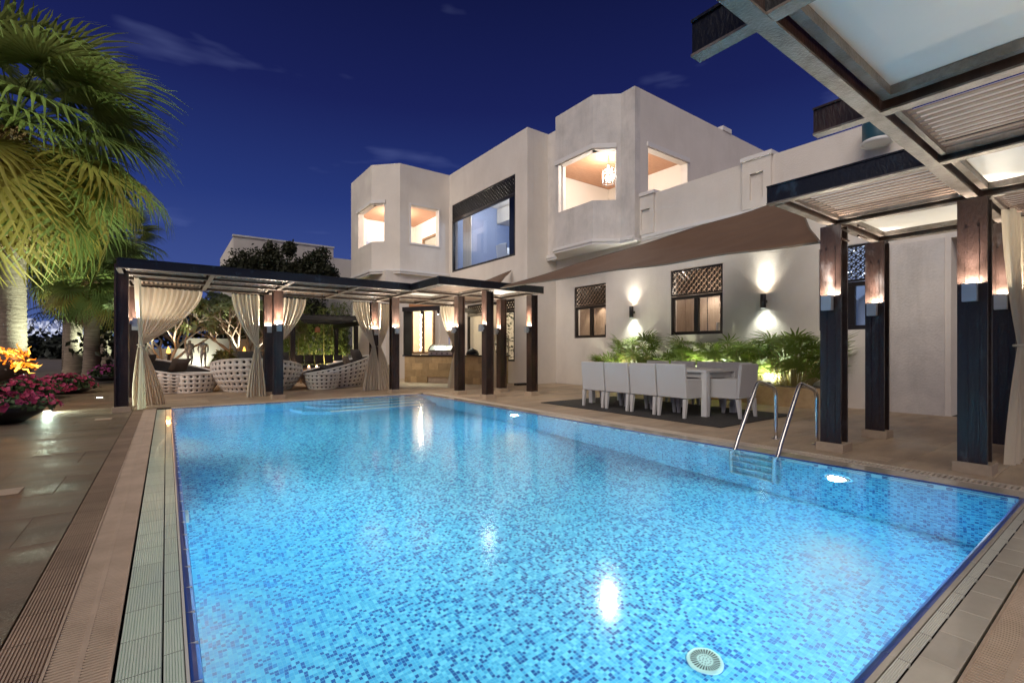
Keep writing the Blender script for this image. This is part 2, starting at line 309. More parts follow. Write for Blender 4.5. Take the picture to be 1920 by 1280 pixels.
# ---------------------------------------------------------------- mesh helpers
def wloc(o):
    v = Vector((0, 0, 0))
    while o is not None:
        v += o.location; o = o.parent
    return v
class MB:
    def __init__(s): s.v = []; s.f = []
    def add(s, vs, fs):
        n = len(s.v); s.v += [tuple(p) for p in vs]; s.f += [tuple(i + n for i in f) for f in fs]; return s
    def box(s, x0, x1, y0, y1, z0, z1):
        return s.add([(x0,y0,z0),(x1,y0,z0),(x1,y1,z0),(x0,y1,z0),(x0,y0,z1),(x1,y0,z1),(x1,y1,z1),(x0,y1,z1)],
                     [(0,3,2,1),(4,5,6,7),(0,1,5,4),(1,2,6,5),(2,3,7,6),(3,0,4,7)])
    def bev(s, x0, x1, y0, y1, z0, z1, b=0.01):
        """box with bevelled top edges"""
        return s.add([(x0,y0,z0),(x1,y0,z0),(x1,y1,z0),(x0,y1,z0),(x0,y0,z1-b),(x1,y0,z1-b),(x1,y1,z1-b),(x0,y1,z1-b),
                      (x0+b,y0+b,z1),(x1-b,y0+b,z1),(x1-b,y1-b,z1),(x0+b,y1-b,z1)],
                     [(0,3,2,1),(0,1,5,4),(1,2,6,5),(2,3,7,6),(3,0,4,7),(4,5,9,8),(5,6,10,9),(6,7,11,10),(7,4,8,11),(8,9,10,11)])
    def prism(s, poly, z0, z1):
        n = len(poly)
        a = sum(poly[i][0]*poly[(i+1)%n][1]-poly[(i+1)%n][0]*poly[i][1] for i in range(n))
        if a < 0: poly = poly[::-1]
        return s.add([(x,y,z0) for x,y in poly]+[(x,y,z1) for x,y in poly],
                     [tuple(range(n-1,-1,-1)), tuple(range(n,2*n))]+[(i,(i+1)%n,n+(i+1)%n,n+i) for i in range(n)])
    def hexa(s, c):   # eight corners, bottom ring then top ring
        return s.add(c, [(0,3,2,1),(4,5,6,7),(0,1,5,4),(1,2,6,5),(2,3,7,6),(3,0,4,7)])
    def tube(s, pts, rad, n=8, cap=True):
        pts = [Vector(p) for p in pts]; rads = rad if isinstance(rad, (list, tuple)) else [rad]*len(pts)
        base = len(s.v); ref = None
        for i, p in enumerate(pts):
            t = (pts[min(i+1,len(pts)-1)]-pts[max(i-1,0)]).normalized()
            if ref is None:
                ref = t.orthogonal().normalized()
            a = (ref - t*ref.dot(t)).normalized(); ref = a; b = t.cross(a)
            for k in range(n):
                w = 2*PI*k/n; q = p+(a*math.cos(w)+b*math.sin(w))*rads[i]; s.v.append(tuple(q))
        for i in range(len(pts)-1):
            for k in range(n):
                k2 = (k+1)%n; s.f.append((base+i*n+k, base+i*n+k2, base+(i+1)*n+k2, base+(i+1)*n+k))
        if cap:
            s.f.append(tuple(base+k for k in range(n-1,-1,-1))); e = base+(len(pts)-1)*n; s.f.append(tuple(e+k for k in range(n)))
        return s
    def lathe(s, prof, cx=0, cy=0, n=20, cap=True):
        base = len(s.v)
        for r, z in prof:
            for k in range(n):
                w = 2*PI*k/n; s.v.append((cx+r*math.cos(w), cy+r*math.sin(w), z))
        for i in range(len(prof)-1):
            for k in range(n):
                k2 = (k+1)%n; s.f.append((base+i*n+k, base+i*n+k2, base+(i+1)*n+k2, base+(i+1)*n+k))
        if cap:
            s.f.append(tuple(base+k for k in range(n-1,-1,-1))); e = base+(len(prof)-1)*n; s.f.append(tuple(e+k for k in range(n)))
        return s
    def mesh(s, name, m, smooth=False, org=(0,0,0)):
        me = bpy.data.meshes.new(name); ox,oy,oz = org
        me.from_pydata([(x-ox,y-oy,z-oz) for x,y,z in s.v], [], s.f); me.update()
        if m: me.materials.append(m)
        if smooth: me.polygons.foreach_set('use_smooth', [True]*len(me.polygons))
        return me
    def build(s, name, m, parent=None, smooth=False, origin=None):
        """link as one object; vertices are world coordinates, kept where they are under the parent"""
        pw = wloc(parent) if parent else Vector((0,0,0))
        org = Vector(origin) if origin is not None else pw
        o = bpy.data.objects.new(name, s.mesh(name, m, smooth, org)); COL.objects.link(o)
        o.parent = parent; o.location = org - pw
        return o
def thing(name, label, cat, loc=(0,0,0), group=None, rz=0):
    o = bpy.data.objects.new(name, None); COL.objects.link(o); o.location = loc; o.rotation_euler = (0,0,rz); o.empty_display_size = 0.2
    o['label'] = label; o['category'] = cat
    if group: o['group'] = group
    return o
def tag(o, label, cat, group=None):
    o['label'] = label; o['category'] = cat
    if group: o['group'] = group
    return o
def struct(o): o['kind'] = 'structure'; return o
def stuff(o): o['kind'] = 'stuff'; return o
def inst(name, me, parent, loc, rz=0, scale=None):
    """one more piece sharing mesh data; loc is a world position"""
    o = bpy.data.objects.new(name, me); COL.objects.link(o); o.parent = parent
    o.location = Vector(loc) - (wloc(parent) if parent else Vector((0,0,0))); o.rotation_euler = (0,0,rz)
    if scale: o.scale = scale
    return o
def copy_tree(o, parent=None):
    c = o.copy(); COL.objects.link(c)
    if parent is not None: c.parent = parent
    for ch in list(o.children): copy_tree(ch, c)
    return c
def lamp(kind, loc, power, col=(1,0.8,0.6), target=None, size=0.03, angle=None, blend=0.3):
    d = bpy.data.lights.new('lamp_light', kind); d.energy = power; d.color = col
    if kind in ('POINT','SPOT'): d.shadow_soft_size = size
    if kind == 'SPOT': d.spot_size = angle or R(90); d.spot_blend = blend
    o = bpy.data.objects.new('lamp_light', d); COL.objects.link(o); o.location = loc
    if target is not None: o.rotation_euler = (Vector(target)-Vector(loc)).to_track_quat('-Z','Y').to_euler()
    return o
def wall(mb, p0, p1, t, z0, z1, ops=(), flip=False):
    """wall face from p0 to p1; body lies to the right of that direction (left when flip); ops = (s0, s1, za, zb)"""
    p0 = Vector(p0); p1 = Vector(p1); L = (p1-p0).length; d = (p1-p0)/L; n = Vector((d.y,-d.x))*(-1 if flip else 1)
    ops = [tuple(L if abs(a-L) < 2e-4 else a for a in o) for o in ops]
    us = sorted({0.0, L, *[a for o in ops for a in o[:2]]}); zs = sorted({z0, z1, *[a for o in ops for a in o[2:]]})
    def P(u, w, z): q = p0+d*u+n*w; return (q.x,q.y,z)
    def solid(i, j):
        if i < 0 or j < 0 or i >= len(us)-1 or j >= len(zs)-1: return False
        u = (us[i]+us[i+1])/2; z = (zs[j]+zs[j+1])/2
        return not any(o[0] < u < o[1] and o[2] < z < o[3] for o in ops)
    for i in range(len(us)-1):
        for j in range(len(zs)-1):
            if not solid(i,j): continue
            a,b,c,e = us[i],us[i+1],zs[j],zs[j+1]
            mb.add([P(a,0,c),P(b,0,c),P(b,0,e),P(a,0,e)], [(0,1,2,3)])
            mb.add([P(a,t,c),P(b,t,c),P(b,t,e),P(a,t,e)], [(3,2,1,0)])
            if not solid(i-1,j): mb.add([P(a,0,c),P(a,t,c),P(a,t,e),P(a,0,e)], [(3,2,1,0)])
            if not solid(i+1,j): mb.add([P(b,0,c),P(b,t,c),P(b,t,e),P(b,0,e)], [(0,1,2,3)])
            if not solid(i,j-1): mb.add([P(a,0,c),P(b,0,c),P(b,t,c),P(a,t,c)], [(3,2,1,0)])
            if not solid(i,j+1): mb.add([P(a,0,e),P(b,0,e),P(b,t,e),P(a,t,e)], [(0,1,2,3)])
    return mb
# ================================================================ GROUND, TERRACE, POOL
PX0, PX1, PY0, PY1 = 0.10, 4.93, 0.59, 10.50          # inside of the pool at the water line
DEPTH = 1.35
g = MB()
for x0,x1,y0,y1 in ((-1500,-0.40,-1500,1500),(5.25,1500,-1500,1500),(-0.40,5.25,-1500,0.30),(-0.40,5.25,10.75,1500)):
    g.add([(x0,y0,-0.062),(x1,y0,-0.062),(x1,y1,-0.062),(x0,y1,-0.062)], [(0,1,2,3)])
struct(g.build('ground', M['ground']))

def terrace(x0, x1, y0, y1, sx, sy, half=True, skip=None, nm='terrace', m=None, jg=0.0015):
    """a bedding sheet carrying separately laid slabs"""
    mb = MB(); mb.box(x0, x1, y0, y1, -0.058, -0.016)
    base = struct(mb.build(nm, M['dark'], origin=(x0,y0,-0.058)))
    cache = {}
    rows = round((y1-y0)/sy)
    for j in range(rows):
        off = (sx*0.5 if (j % 2 and half) else 0)
        xs = [x0]; x = x0 + (off or sx)
        while x < x1-0.08: xs.append(x); x += sx
        xs.append(x1)
        for a, b in zip(xs[:-1], xs[1:]):
            if skip and skip((a+b)/2, y0+(j+0.5)*sy): continue
            w = round(b-a, 3)
            if w not in cache:
                cache[w] = MB().bev(-w/2+jg, w/2-jg, -sy/2+jg, sy/2-jg, -0.015, 0, jg*1.6).mesh('paving_slab', m or M['stone'])
            inst('paving_slab', cache[w], base, ((a+b)/2, y0+(j+0.5)*sy, -0.0006-random.random()*0.0018))
    return base
terrace(5.36, 10.16, -1.0, 11.6, 0.80, 0.60)
terrace(-0.475, 9.0, 10.85, 17.15, 0.80, 0.60, skip=lambda x,y: False)
terrace(-5.475, -0.475, 0.0, 19.8, 0.80, 0.60, m=M['stone_shaded'], jg=0.0007)
terrace(-0.475, 5.36, -1.8, 0.14, 0.80, 0.485)

# --- the pool shell
pool = struct(MB().box(PX0-0.25, PX1+0.25, PY0-0.25, PY1+0.25, -DEPTH-0.2, -DEPTH-0.001).build('swimming_pool', M['plinth'], origin=(2.5,5.5,-DEPTH-0.2)))
MB().add([(PX0,PY0,-DEPTH),(PX1,PY0,-DEPTH),(PX1,PY1,-DEPTH),(PX0,PY1,-DEPTH)], [(0,1,2,3)]).build('pool_floor', M['mosaic'], pool)
zt = -0.05
MB().add([(PX0,PY0,-DEPTH),(PX0,PY1,-DEPTH),(PX0,PY1,zt),(PX0,PY0,zt)], [(0,3,2,1)]).add([(PX1,PY0,-DEPTH),(PX1,PY1,-DEPTH),(PX1,PY1,zt+0.032),(PX1,PY0,zt+0.032)], [(0,1,2,3)])\
    .add([(PX0,PY0,-DEPTH),(PX1,PY0,-DEPTH),(PX1,PY0,zt),(PX0,PY0,zt)], [(0,1,2,3)]).add([(PX0,PY1,-DEPTH),(PX1,PY1,-DEPTH),(PX1,PY1,zt+0.032),(PX0,PY1,zt+0.032)], [(3,2,1,0)]).build('pool_wall', M['mosaic'], pool)
# broad steps in the far right corner, each with a pale nosing
for k in range(4):
    yb = PY1-0.22-0.24*k; xl = 3.05-0.30*k; zz = -0.24-0.25*k
    poly = [(PX1-0.003, PY1-0.003), (PX1-0.003, yb+0.10), (PX1-0.35, yb), (xl+0.45, yb), (xl, yb+0.30), (xl-0.12, PY1-0.003)]
    st = MB().prism(poly, -DEPTH+0.001, zz).build('pool_step', M['mosaic'], pool)
    MB().box(xl+0.45, PX1-0.35, yb-0.006, yb+0.09, zz-0.06, zz+0.004).build('step_nosing', M['ledge_white'], st)
# water: one sheet lapping onto the coping
wt = MB(); wx0,wx1,wy0,wy1 = 0.058,4.972,0.556,10.54
wt.add([(wx0,wy0,-0.010),(wx1,wy0,-0.010),(wx1,wy1,-0.010),(wx0,wy1,-0.010)], [(0,1,2,3)])
struct(wt.build('pool_water', M['water']))

# --- edging: ribbed strip, drain grating, wet ledge tiles and the cobalt coping, all laid piece by piece
def ribbed(w, l, ribs, z=0.0, depth=0.004, gap=0.0015):
    """tile lying along Y, l long and w wide, with lengthwise ribs"""
    mb = MB(); x0 = -w/2+gap; W = w-2*gap; p = W/ribs
    y0, y1 = -l/2+gap, l/2-gap; top = []
    for i in range(ribs):
        a = x0+i*p; top += [(a, z-depth), (a+p*0.18, z), (a+p*0.70, z), (a+p*0.86, z-depth)]
    top.append((x0+W, z-depth))
    n = len(top)
    mb.add([(x,y0,q) for x,q in top]+[(x,y1,q) for x,q in top], [(i,i+1,n+i+1,n+i) for i in range(n-1)])
    mb.add([(x0,y0,z-0.02),(x0+W,y0,z-0.02),(x0+W,y0,z-depth),(x0,y0,z-depth)], [(0,1,2,3)])
    mb.add([(x0,y1,z-0.02),(x0+W,y1,z-0.02),(x0+W,y1,z-depth),(x0,y1,z-depth)], [(3,2,1,0)])
    return mb
def plain(w, l, z=0.0, t=0.02, gap=0.0015): return MB().bev(-w/2+gap, w/2-gap, -l/2+gap, l/2-gap, z-t, z, 0.002)
def coping(l, dp=0.11):
    """cobalt tile that turns down into the water; x runs from the ledge to the water"""
    mb = MB(); h = l/2-0.0022; prof = [(-0.019,-0.020),(-0.019,-0.004),(-0.010,-0.004),(0.004,-0.010),(0.015,-0.026),(0.019,-0.055),(0.019,-dp)] if dp > 0.05 else [(-0.019,-0.020),(-0.019,-0.004),(-0.010,-0.004),(0.006,-0.009),(0.015,-0.016),(0.019,-dp)]
    n = len(prof)
    mb.add([(x,-h,z) for x,z in prof]+[(x,h,z) for x,z in prof], [(i,i+1,n+i+1,n+i) for i in range(n-1)]); return mb
def grate(w, l, n, mid=True):
    mb = MB(); p = l/n
    for i in range(n):
        y = -l/2+(i+0.5)*p; mb.bev(-w/2+0.008, w/2-0.008, y-p*0.29, y+p*0.29, -0.02, -0.003, 0.0015)
    for x in (-w/2, w/2-0.009): mb.box(x, x+0.009, -l/2, l/2, -0.03, -0.001)
    if mid: mb.box(-0.009, 0.009, -l/2, l/2, -0.024, -0.0035)
    return mb
edge = struct(MB().box(-0.478, PX0-0.03, PY0-0.5, PY1+0.35, -0.16, -0.031).build('pool_edge_left', M['dark'], origin=(-0.47,PY0,-0.16)))
TL = 0.247
def along(edge, name, me, fixed, a0, a1, step, axis, rot=0.0, z=0.0):
    n = max(1, round((a1-a0)/step)); s = (a1-a0)/n
    for i in range(n):
        c = a0+(i+0.5)*s
        loc = (fixed, c, z) if axis == 'Y' else (c, fixed, z)
        inst(name, me, edge, loc, rot, (1, s/step, 1))
gm = grate(0.185, 0.494, 26).mesh('drain_grating', M['grate'])
along(edge, 'ribbed_tile', ribbed(0.142, TL, 13, depth=0.005).mesh('ribbed_tile', M['ribbed']), -0.401, PY0-0.42, PY1+0.33, TL, 'Y', z=-0.002)
along(edge, 'drain_grating', gm, -0.236, PY0-0.42, PY1+0.33, 0.494, 'Y')
along(edge, 'ledge_tile', ribbed(0.124, TL, 14, depth=0.0035).mesh('ledge_tile', M['ledge']), -0.073, PY0-0.10, PY1+0.02, TL, 'Y', z=-0.003)
along(edge, 'ledge_tile', ribbed(0.060, TL, 7, depth=0.0035).mesh('ledge_tile', M['ledge']), 0.021, PY0-0.06, PY1+0.02, TL, 'Y', z=-0.003)
ctl = coping(TL).mesh('coping_tile', M['blue_tile'])
along(edge, 'coping_tile', ctl, 0.081, PY0-0.02, PY1+0.02, TL, 'Y')
MB().box(0.052,0.0615,PY0-0.02,PY1+0.02,-0.03,-0.0015).build('lip_strip', M['ledge_white'], edge)
gr = MB()
for i in range(41):
    y = PY0-0.02+i*(PY1-PY0+0.04)/40; gr.box(0.063, 0.0945, y-0.002, y+0.002, -0.05, -0.0052) 
gr.build('grout_line', M['grout'], edge)

near = struct(MB().box(0.06, 5.36, 0.13, PY0-0.03, -0.16, -0.031).build('pool_edge_near', M['dark'], origin=(0.06,0.13,-0.16)))
along(near, 'coping_tile', ctl, 0.571, PX0+0.0, PX1+0.02, TL, 'X', PI/2)
along(near, 'ledge_tile', plain(0.022, TL).mesh('ledge_tile', M['ledge_beige']), 0.5435, PX0-0.04, PX1+0.04, TL, 'X', PI/2, z=-0.003)
along(near, 'ribbed_tile', ribbed(0.040, TL, 6, depth=0.0035).mesh('ribbed_tile', M['ledge_white']), 0.5115, PX0-0.08, PX1+0.10, TL, 'X', PI/2, z=-0.002)
along(near, 'ledge_tile', plain(0.105, TL).mesh('ledge_tile', M['ledge_beige']), 0.437, PX0-0.02, PX1+0.20, TL, 'X', PI/2, z=-0.003)
along(near, 'drain_grating', gm, 0.284, PX0-0.1, 5.36, 0.494, 'X', PI/2)

right = struct(MB().box(PX1+0.03, 5.362, 0.13, PY1+0.352, -0.16, -0.031).build('pool_edge_right', M['dark'], origin=(PX1,PY0,-0.16)))
ctl2 = coping(TL, 0.03).mesh('coping_tile', M['blue_tile'])
along(right, 'coping_tile', ctl2, PX1+0.019, PY0, PY1, TL, 'Y', PI)
along(right, 'ledge_tile', plain(0.205, 0.60).mesh('ledge_tile', M['ledge_beige']), 5.076, PY0-0.05, PY1+0.04, 0.60, 'Y', z=-0.003)
along(right, 'drain_grating', grate(0.175, 0.494, 14, False).mesh('drain_grating', M['grate_light']), 5.27, PY0-0.1, PY1+0.35, 0.494, 'Y')
far = struct(MB().box(0.062, PX1+0.03, PY1+0.03, 10.852, -0.16, -0.031).build('pool_edge_far', M['dark'], origin=(0.06,PY1,-0.16)))
along(far, 'coping_tile', ctl2, PY1+0.019, PX0, PX1, TL, 'X', -PI/2)
along(far, 'ledge_tile', plain(0.125, 0.60).mesh('ledge_tile', M['ledge_beige']), PY1+0.103, PX0-0.03, PX1+0.06, 0.60, 'X', PI/2, z=-0.003)
along(far, 'drain_grating', grate(0.175, 0.494, 14, False).mesh('drain_grating', M['grate_light']), PY1+0.258, PX0-0.03, PX1+0.06, 0.494, 'X', PI/2)

# border of navy rectangles below the water line on the right and far walls
def motif(l):
    mb = MB(); 
    for z in (-0.056, -0.128): mb.box(0, 0.004, -l/2, l/2, z-0.007, z+0.007)
    for y in (-l/2+0.016, l/2-0.016):
        for z in (-0.074, -0.110): mb.box(0, 0.0045, y-0.02, y+0.02, z-0.0105, z+0.0105)
    return mb.mesh('border_motif', M['navy'])
mm = motif(0.33)
MB().box(PX1-0.0035,PX1-0.0005,PY0+0.02,PY1-0.02,-0.155,-0.031).build('border_band', M['band'], pool); MB().box(PX0+0.02,PX1-0.02,PY1-0.0035,PY1-0.0005,-0.155,-0.031).build('border_band', M['band'], pool)
for i in range(24): inst('border_motif', mm, pool, (PX1-0.0078, PY0+0.22+i*0.412, 0))
for i in range(11): inst('border_motif', mm, pool, (PX0+0.3+i*0.43, PY1-0.0035, 0), -PI/2)

# pool lamps: round fittings low on the walls, each lighting the water
def pool_lamp(x, y, z, dx, dy, label, power, glow=True):
    t = thing('pool_lamp', label, 'pool light', (x,y,z), 'underwater lights in the pool walls')
    a = Vector((dx,dy,0)); s = Vector((-dy,dx,0)); pts = []
    def ring(r, off, n=16): return [tuple(Vector((x,y,z))+a*off+s*(r*math.cos(2*PI*k/n))+Vector((0,0,r*math.sin(2*PI*k/n)))) for k in range(n)]
    mb = MB(); r1,r2,r3 = ring(0.105,0.002),ring(0.10,0.022),ring(0.075,0.024)
    mb.add(r1+r2+r3, [(i,(i+1)%16,16+(i+1)%16,16+i) for i in range(16)]+[(16+i,16+(i+1)%16,32+(i+1)%16,32+i) for i in range(16)]).build('rim', M['poly'], t)
    MB().add(ring(0.074,0.018), [tuple(range(16))]).build('lens', M['pool_glow'] if glow else M['poly'], t)
    lamp('SPOT', (x+dx*0.05,y+dy*0.05,z), power, (0.90,1.0,0.97), (x+dx*2,y+dy*2,z-(0.9 if dx > 0 else 0.4)), 0.06, R(172), 0.7)
pool_lamp(PX1-0.004, 1.72, -0.42, -1, 0, 'bright pool lamp on the right wall beyond the ladder corner', 210)
pool_lamp(PX1-0.004, 6.60, -0.42, -1, 0, 'pool lamp on the right wall beside the dining rug', 225)
pool_lamp(PX0+0.004, 8.90, -0.42, 1, 0, 'pool lamp on the left wall near the far curtain', 260)
pool_lamp(PX0+0.004, 4.10, -0.42, 1, 0, 'pool lamp on the left wall nearest the foreground', 170)
pool_lamp(2.4, PY0+0.004, -0.42, 0, 1, 'pool lamp hidden below the near edge', 60)

# main drain on the floor: ring with radial slots
t = thing('floor_drain', 'round pale drain cover with radial slots on the pool floor', 'drain', (2.44,1.50,-DEPTH))
dm = MB(); dm.lathe([(0.098,0.0),(0.098,0.008),(0.088,0.014),(0.002,0.014)], 2.44, 1.50, 32)
dm.v = [(x,y,z-DEPTH+0.001) for x,y,z in dm.v]; dm.build('cover', M['drain'], t)
sl = MB()
for k in range(30):
    w = 2*PI*k/30; d = Vector((math.cos(w),math.sin(w))); n = Vector((-d.y,d.x)); c = Vector((2.44,1.50))
    sl.add([(*(c+d*a+n*b),-DEPTH+0.0165) for a,b in ((0.042,-0.002),(0.079,-0.0042),(0.079,0.0042),(0.042,0.002))], [(0,1,2,3)])
for r0,n0 in ((0.029,12),(0.012,5)):
    for k in range(n0):
        w = 2*PI*k/n0; c = Vector((2.44+r0*math.cos(w),1.50+r0*math.sin(w))); sl.add([(c.x+0.0045*math.cos(q),c.y+0.0045*math.sin(q),-DEPTH+0.0165) for q in (0,1.57,3.14,4.71)], [(0,1,2,3)])
sl.build('slots', M['dark'], t)

# ladder
t = thing('pool_ladder', 'stainless steel pool ladder with two curved handrails on the right edge', 'ladder', (5.86,2.46,0))
def arc(p, q, r, n=6):  return [tuple(Vector(p).lerp(Vector(q), i/n)) for i in range(n+1)]
for y in (2.25, 2.69):
    ctrl = [(5.865,y,0),(5.865,y,0.50),(5.84,y,0.575),(5.78,y,0.62),(5.52,y,0.685),(5.46,y,0.69),(5.41,y,0.66),(5.03,y,0.13),(4.965,y,0.02),(4.885,y,-0.08),(4.868,y,-0.18),(4.868,y,-0.95),(4.90,y,-0.99),(4.925,y,-0.99)]
    fine = []
    for i in range(len(ctrl)-1):
        for k in range(4):
            tt = k/4; p0=Vector(ctrl[max(i-1,0)]);p1=Vector(ctrl[i]);p2=Vector(ctrl[i+1]);p3=Vector(ctrl[min(i+2,len(ctrl)-1)])
            # centripetal enough: damp the tangents
            m1=(p2-p0)*0.25; m2=(p3-p1)*0.25
            L=(p2-p1).length; m1=m1.normalized()*min(m1.length,L); m2=m2.normalized()*min(m2.length,L)
            h=(2*tt**3-3*tt**2+1)*p1+(tt**3-2*tt**2+tt)*m1+(-2*tt**3+3*tt**2)*p2+(tt**3-tt**2)*m2
            fine.append(h)
    fine.append(Vector(ctrl[-1]))
    MB().tube(fine, 0.0215, 12).build('handrail', M['chrome'], t, True)
    MB().lathe([(0.052,0.0),(0.052,0.008),(0.03,0.016),(0.022,0.018)], 5.865, y, 20).build('floor_flange', M['chrome'], t, True)
for z in (-0.22,-0.46,-0.70,-0.93):
    MB().bev(4.832,4.904,2.255,2.685,z-0.014,z+0.012,0.005).build('rung', M['chrome'], t)
# skimmer lids let into the paving
for (x,y,lab) in ((-0.98,5.05,'square pale skimmer lid in the paving left of the grating'),(-0.78,9.55,'small pale skimmer lid beside the first curtain post'),(5.62,1.62,'pale skimmer lid in the paving between the two steel posts')):
    tag(MB().bev(x-0.10,x+0.10,y-0.10,y+0.10,-0.01,0.0035,0.002).build('skimmer_lid', M['plinth'], origin=(x,y,0)), lab, 'lid', 'skimmer lids in the paving')
# ================================================================ VILLA
villa = thing('villa', 'two storey white stucco villa with octagonal balcony bays', 'house', (10,12,0))
XF = 9.0
def room(name, x0,x1,y0,y1,z0,z1, m, parent, open_sides='', ceil=None, floor=None):
    """inside surfaces of a room; sides in open_sides are left out (w = -X, e = +X, s = -Y, n = +Y)"""
    mb = MB(); t = 0.06
    if 'w' not in open_sides: mb.box(x0-t,x0,y0,y1,z0,z1)
    if 'e' not in open_sides: mb.box(x1,x1+t,y0-t,y1+t,z0,z1)
    if 's' not in open_sides: mb.box(x0,x1,y0-t,y0,z0,z1)
    if 'n' not in open_sides: mb.box(x0,x1,y1,y1+t,z0,z1)
    mb.build('room_wall', m, parent)
    MB().box(x0-t,x1+t,y0-t,y1+t,z1,z1+0.05).build('room_ceiling', ceil or m, parent)
    MB().box(x0-t,x1+t,y0-t,y1+t,z0-0.05,z0).build('room_floor', floor or M['walnut'], parent)

def frame_xy(mb, ax, plane, a0, a1, z0, z1, w, d0, d1):
    """rectangular frame in a wall: ax 'Y' = wall runs along Y at X = plane"""
    def bx(a,b,c,e):
        if ax == 'Y': mb.box(plane+d0, plane+d1, a, b, c, e)
        else: mb.box(a, b, plane+d0, plane+d1, c, e)
    bx(a0,a1,z0,z0+w); bx(a0,a1,z1-w,z1); bx(a0,a0+w,z0+w,z1-w); bx(a1-w,a1,z0+w,z1-w)
def pane_xy(ax, plane, a0, a1, z0, z1, m, parent):
    mb = MB()
    if ax == 'Y': mb.box(plane, plane+0.008, a0, a1, z0, z1)
    else: mb.box(a0, a1, plane, plane+0.008, z0, z1)
    return mb.build('pane', m, parent)
def lattice(ax, plane, a0, a1, z0, z1, step, parent, t=0.012, d=0.03):
    """screen of interlaced rings held in a frame, one joined part"""
    mb = MB(); r = step*0.52; n = 10
    na = max(1, round((a1-a0)/step)); nz = max(1, round((z1-z0)/step))
    for i,j in [(i,j) for i in range(na+1) for j in range(nz+1)]+[(i+0.5,j+0.5) for i in range(na) for j in range(nz)]:
        for _ in (0,):
            ca = a0+(a1-a0)*i/na; cz = z0+(z1-z0)*j/nz
            for k in range(n):
                w0,w1 = 2*PI*k/n, 2*PI*(k+1)/n; q = []
                for rr in (r-t/2, r+t/2):
                    for w in (w0,w1): q.append((ca+rr*math.cos(w), cz+rr*math.sin(w)))
                if any(a < a0-0.001 or a > a1+0.001 or z < z0-0.001 or z > z1+0.001 for a,z in q): continue
                vs = []
                for dd in (0,d):
                    for a,z in q: vs.append((plane+dd,a,z) if ax == 'Y' else (a,plane+dd,z))
                mb.add(vs, [(0,1,3,2),(4,6,7,5),(0,4,5,1),(2,3,7,6)])
    o = mb.build('lattice_screen', M['frame'], parent); stuff(o)
    fb = MB(); frame_xy(fb, ax, plane, a0-0.02, a1+0.02, z0-0.02, z1+0.02, 0.035, -0.012, d+0.012); fb.build('screen_frame', M['frame'], parent)
    return o

# --- dining wall, parapet, far side walls of the ground floor
w = MB(); wall(w, (10.18,9.28), (10.18,11.5), 0.25, 0, 4.0, [(0.0,1.39,1.43,3.0)]); w.build('wall', M['stucco'], villa)
WIN2 = (5.78,7.15); WIN3 = (2.80,3.84)
w = MB(); wall(w, (10.10,1.95), (10.10,9.28), 0.25, 0, 3.985, [(WIN2[0]-1.95,WIN2[1]-1.95,1.43,3.02),(WIN3[0]-1.95,WIN3[1]-1.95,1.43,2.98)]); w.build('wall', M['stucco'], villa)
w = MB(); wall(w, (10.10,-5.0), (10.10,8.10), 0.22, 3.985, 5.09); w.build('parapet', M['stucco'], villa)
w = MB(); wall(w, (10.102,-5.0), (10.102,1.952), 0.22, 2.85, 3.98); w.build('wall', M['stucco'], villa)
w = MB(); wall(w, (10.12,1.949), (12.6,1.949), 0.2, 0, 3.9, flip=True); wall(w, (11.6,-5), (11.6,1.945), 0.2, 0, 3.9); w.build('recess_wall', M['stucco'], villa)
MB().box(10.06,10.16,2.02,2.72,0,2.86).build('wall_panel', M['stucco_worn'], villa)
MB().box(11.55,11.6,1.55,1.9,0.12,0.2).build('pipe_box', M['poly'], villa)
c = MB()
for x0,z0,z1 in ((10.045,3.985,4.06),(10.07,3.93,3.984)): c.box(x0,10.099,-5.0,7.995,z0,z1)
c.build('cornice', M['trim'], villa)
for y0,y1,zt_,inner in ((4.70,5.30,5.14,(4.86,5.14,4.24,4.80)),(7.60,8.12,5.12,(7.72,8.0,4.2,4.72))):
    p = MB(); wall(p, (10.03,y0), (10.03,y1), 0.066, 4.065, zt_-0.05, [(inner[0]-y0,inner[1]-y0,inner[2],inner[3])])
    p.box(10.09,10.098,inner[0],inner[1],inner[2],inner[3])
    pp = p.build('parapet_pier', M['stucco'], villa)
    MB().box(9.995,10.35,y0-0.03,y1+0.03,zt_-0.049,zt_+0.035).build('pier_cap', M['trim'], pp)
MB().box(10.33,17,-5,8.0,3.90,3.98).build('roof_terrace', M['stucco'], villa)

def dining_window(y0,y1,z0,z1,zl,plane,label):
    f = MB(); frame_xy(f,'Y',plane,y0+0.004,y1-0.004,z0+0.004,zl,0.075,-0.01,0.07)
    ym = (y0+y1)/2; f.box(plane-0.008,plane+0.068,ym-0.055,ym+0.055,z0+0.08,zl-0.076)
    win = f.build('window', M['frame'], villa); win['label'] = label
    for a,b in ((y0+0.08,ym-0.056),(ym+0.056,y1-0.08)): pane_xy('Y',plane+0.025,a,b,z0+0.08,zl-0.077,M['glass'],win)
    lattice('Y',plane-0.005,y0+0.03,y1-0.03,zl+0.03,z1-0.03,0.135,win)
    MB().box(plane-0.014,plane+0.07,y0-0.02,y1+0.02,z0-0.045,z0).build('sill', M['trim'], win)
    return win
dining_window(9.285,10.66,1.43,3.0,2.38,10.22,'lattice topped window left of the first wall lamp')
dining_window(WIN2[0],WIN2[1],1.43,3.02,2.37,10.14,'lattice topped window between the two wall lamps')
dining_window(WIN3[0],WIN3[1],1.43,2.98,2.30,10.14,'lattice topped window behind the steel posts')
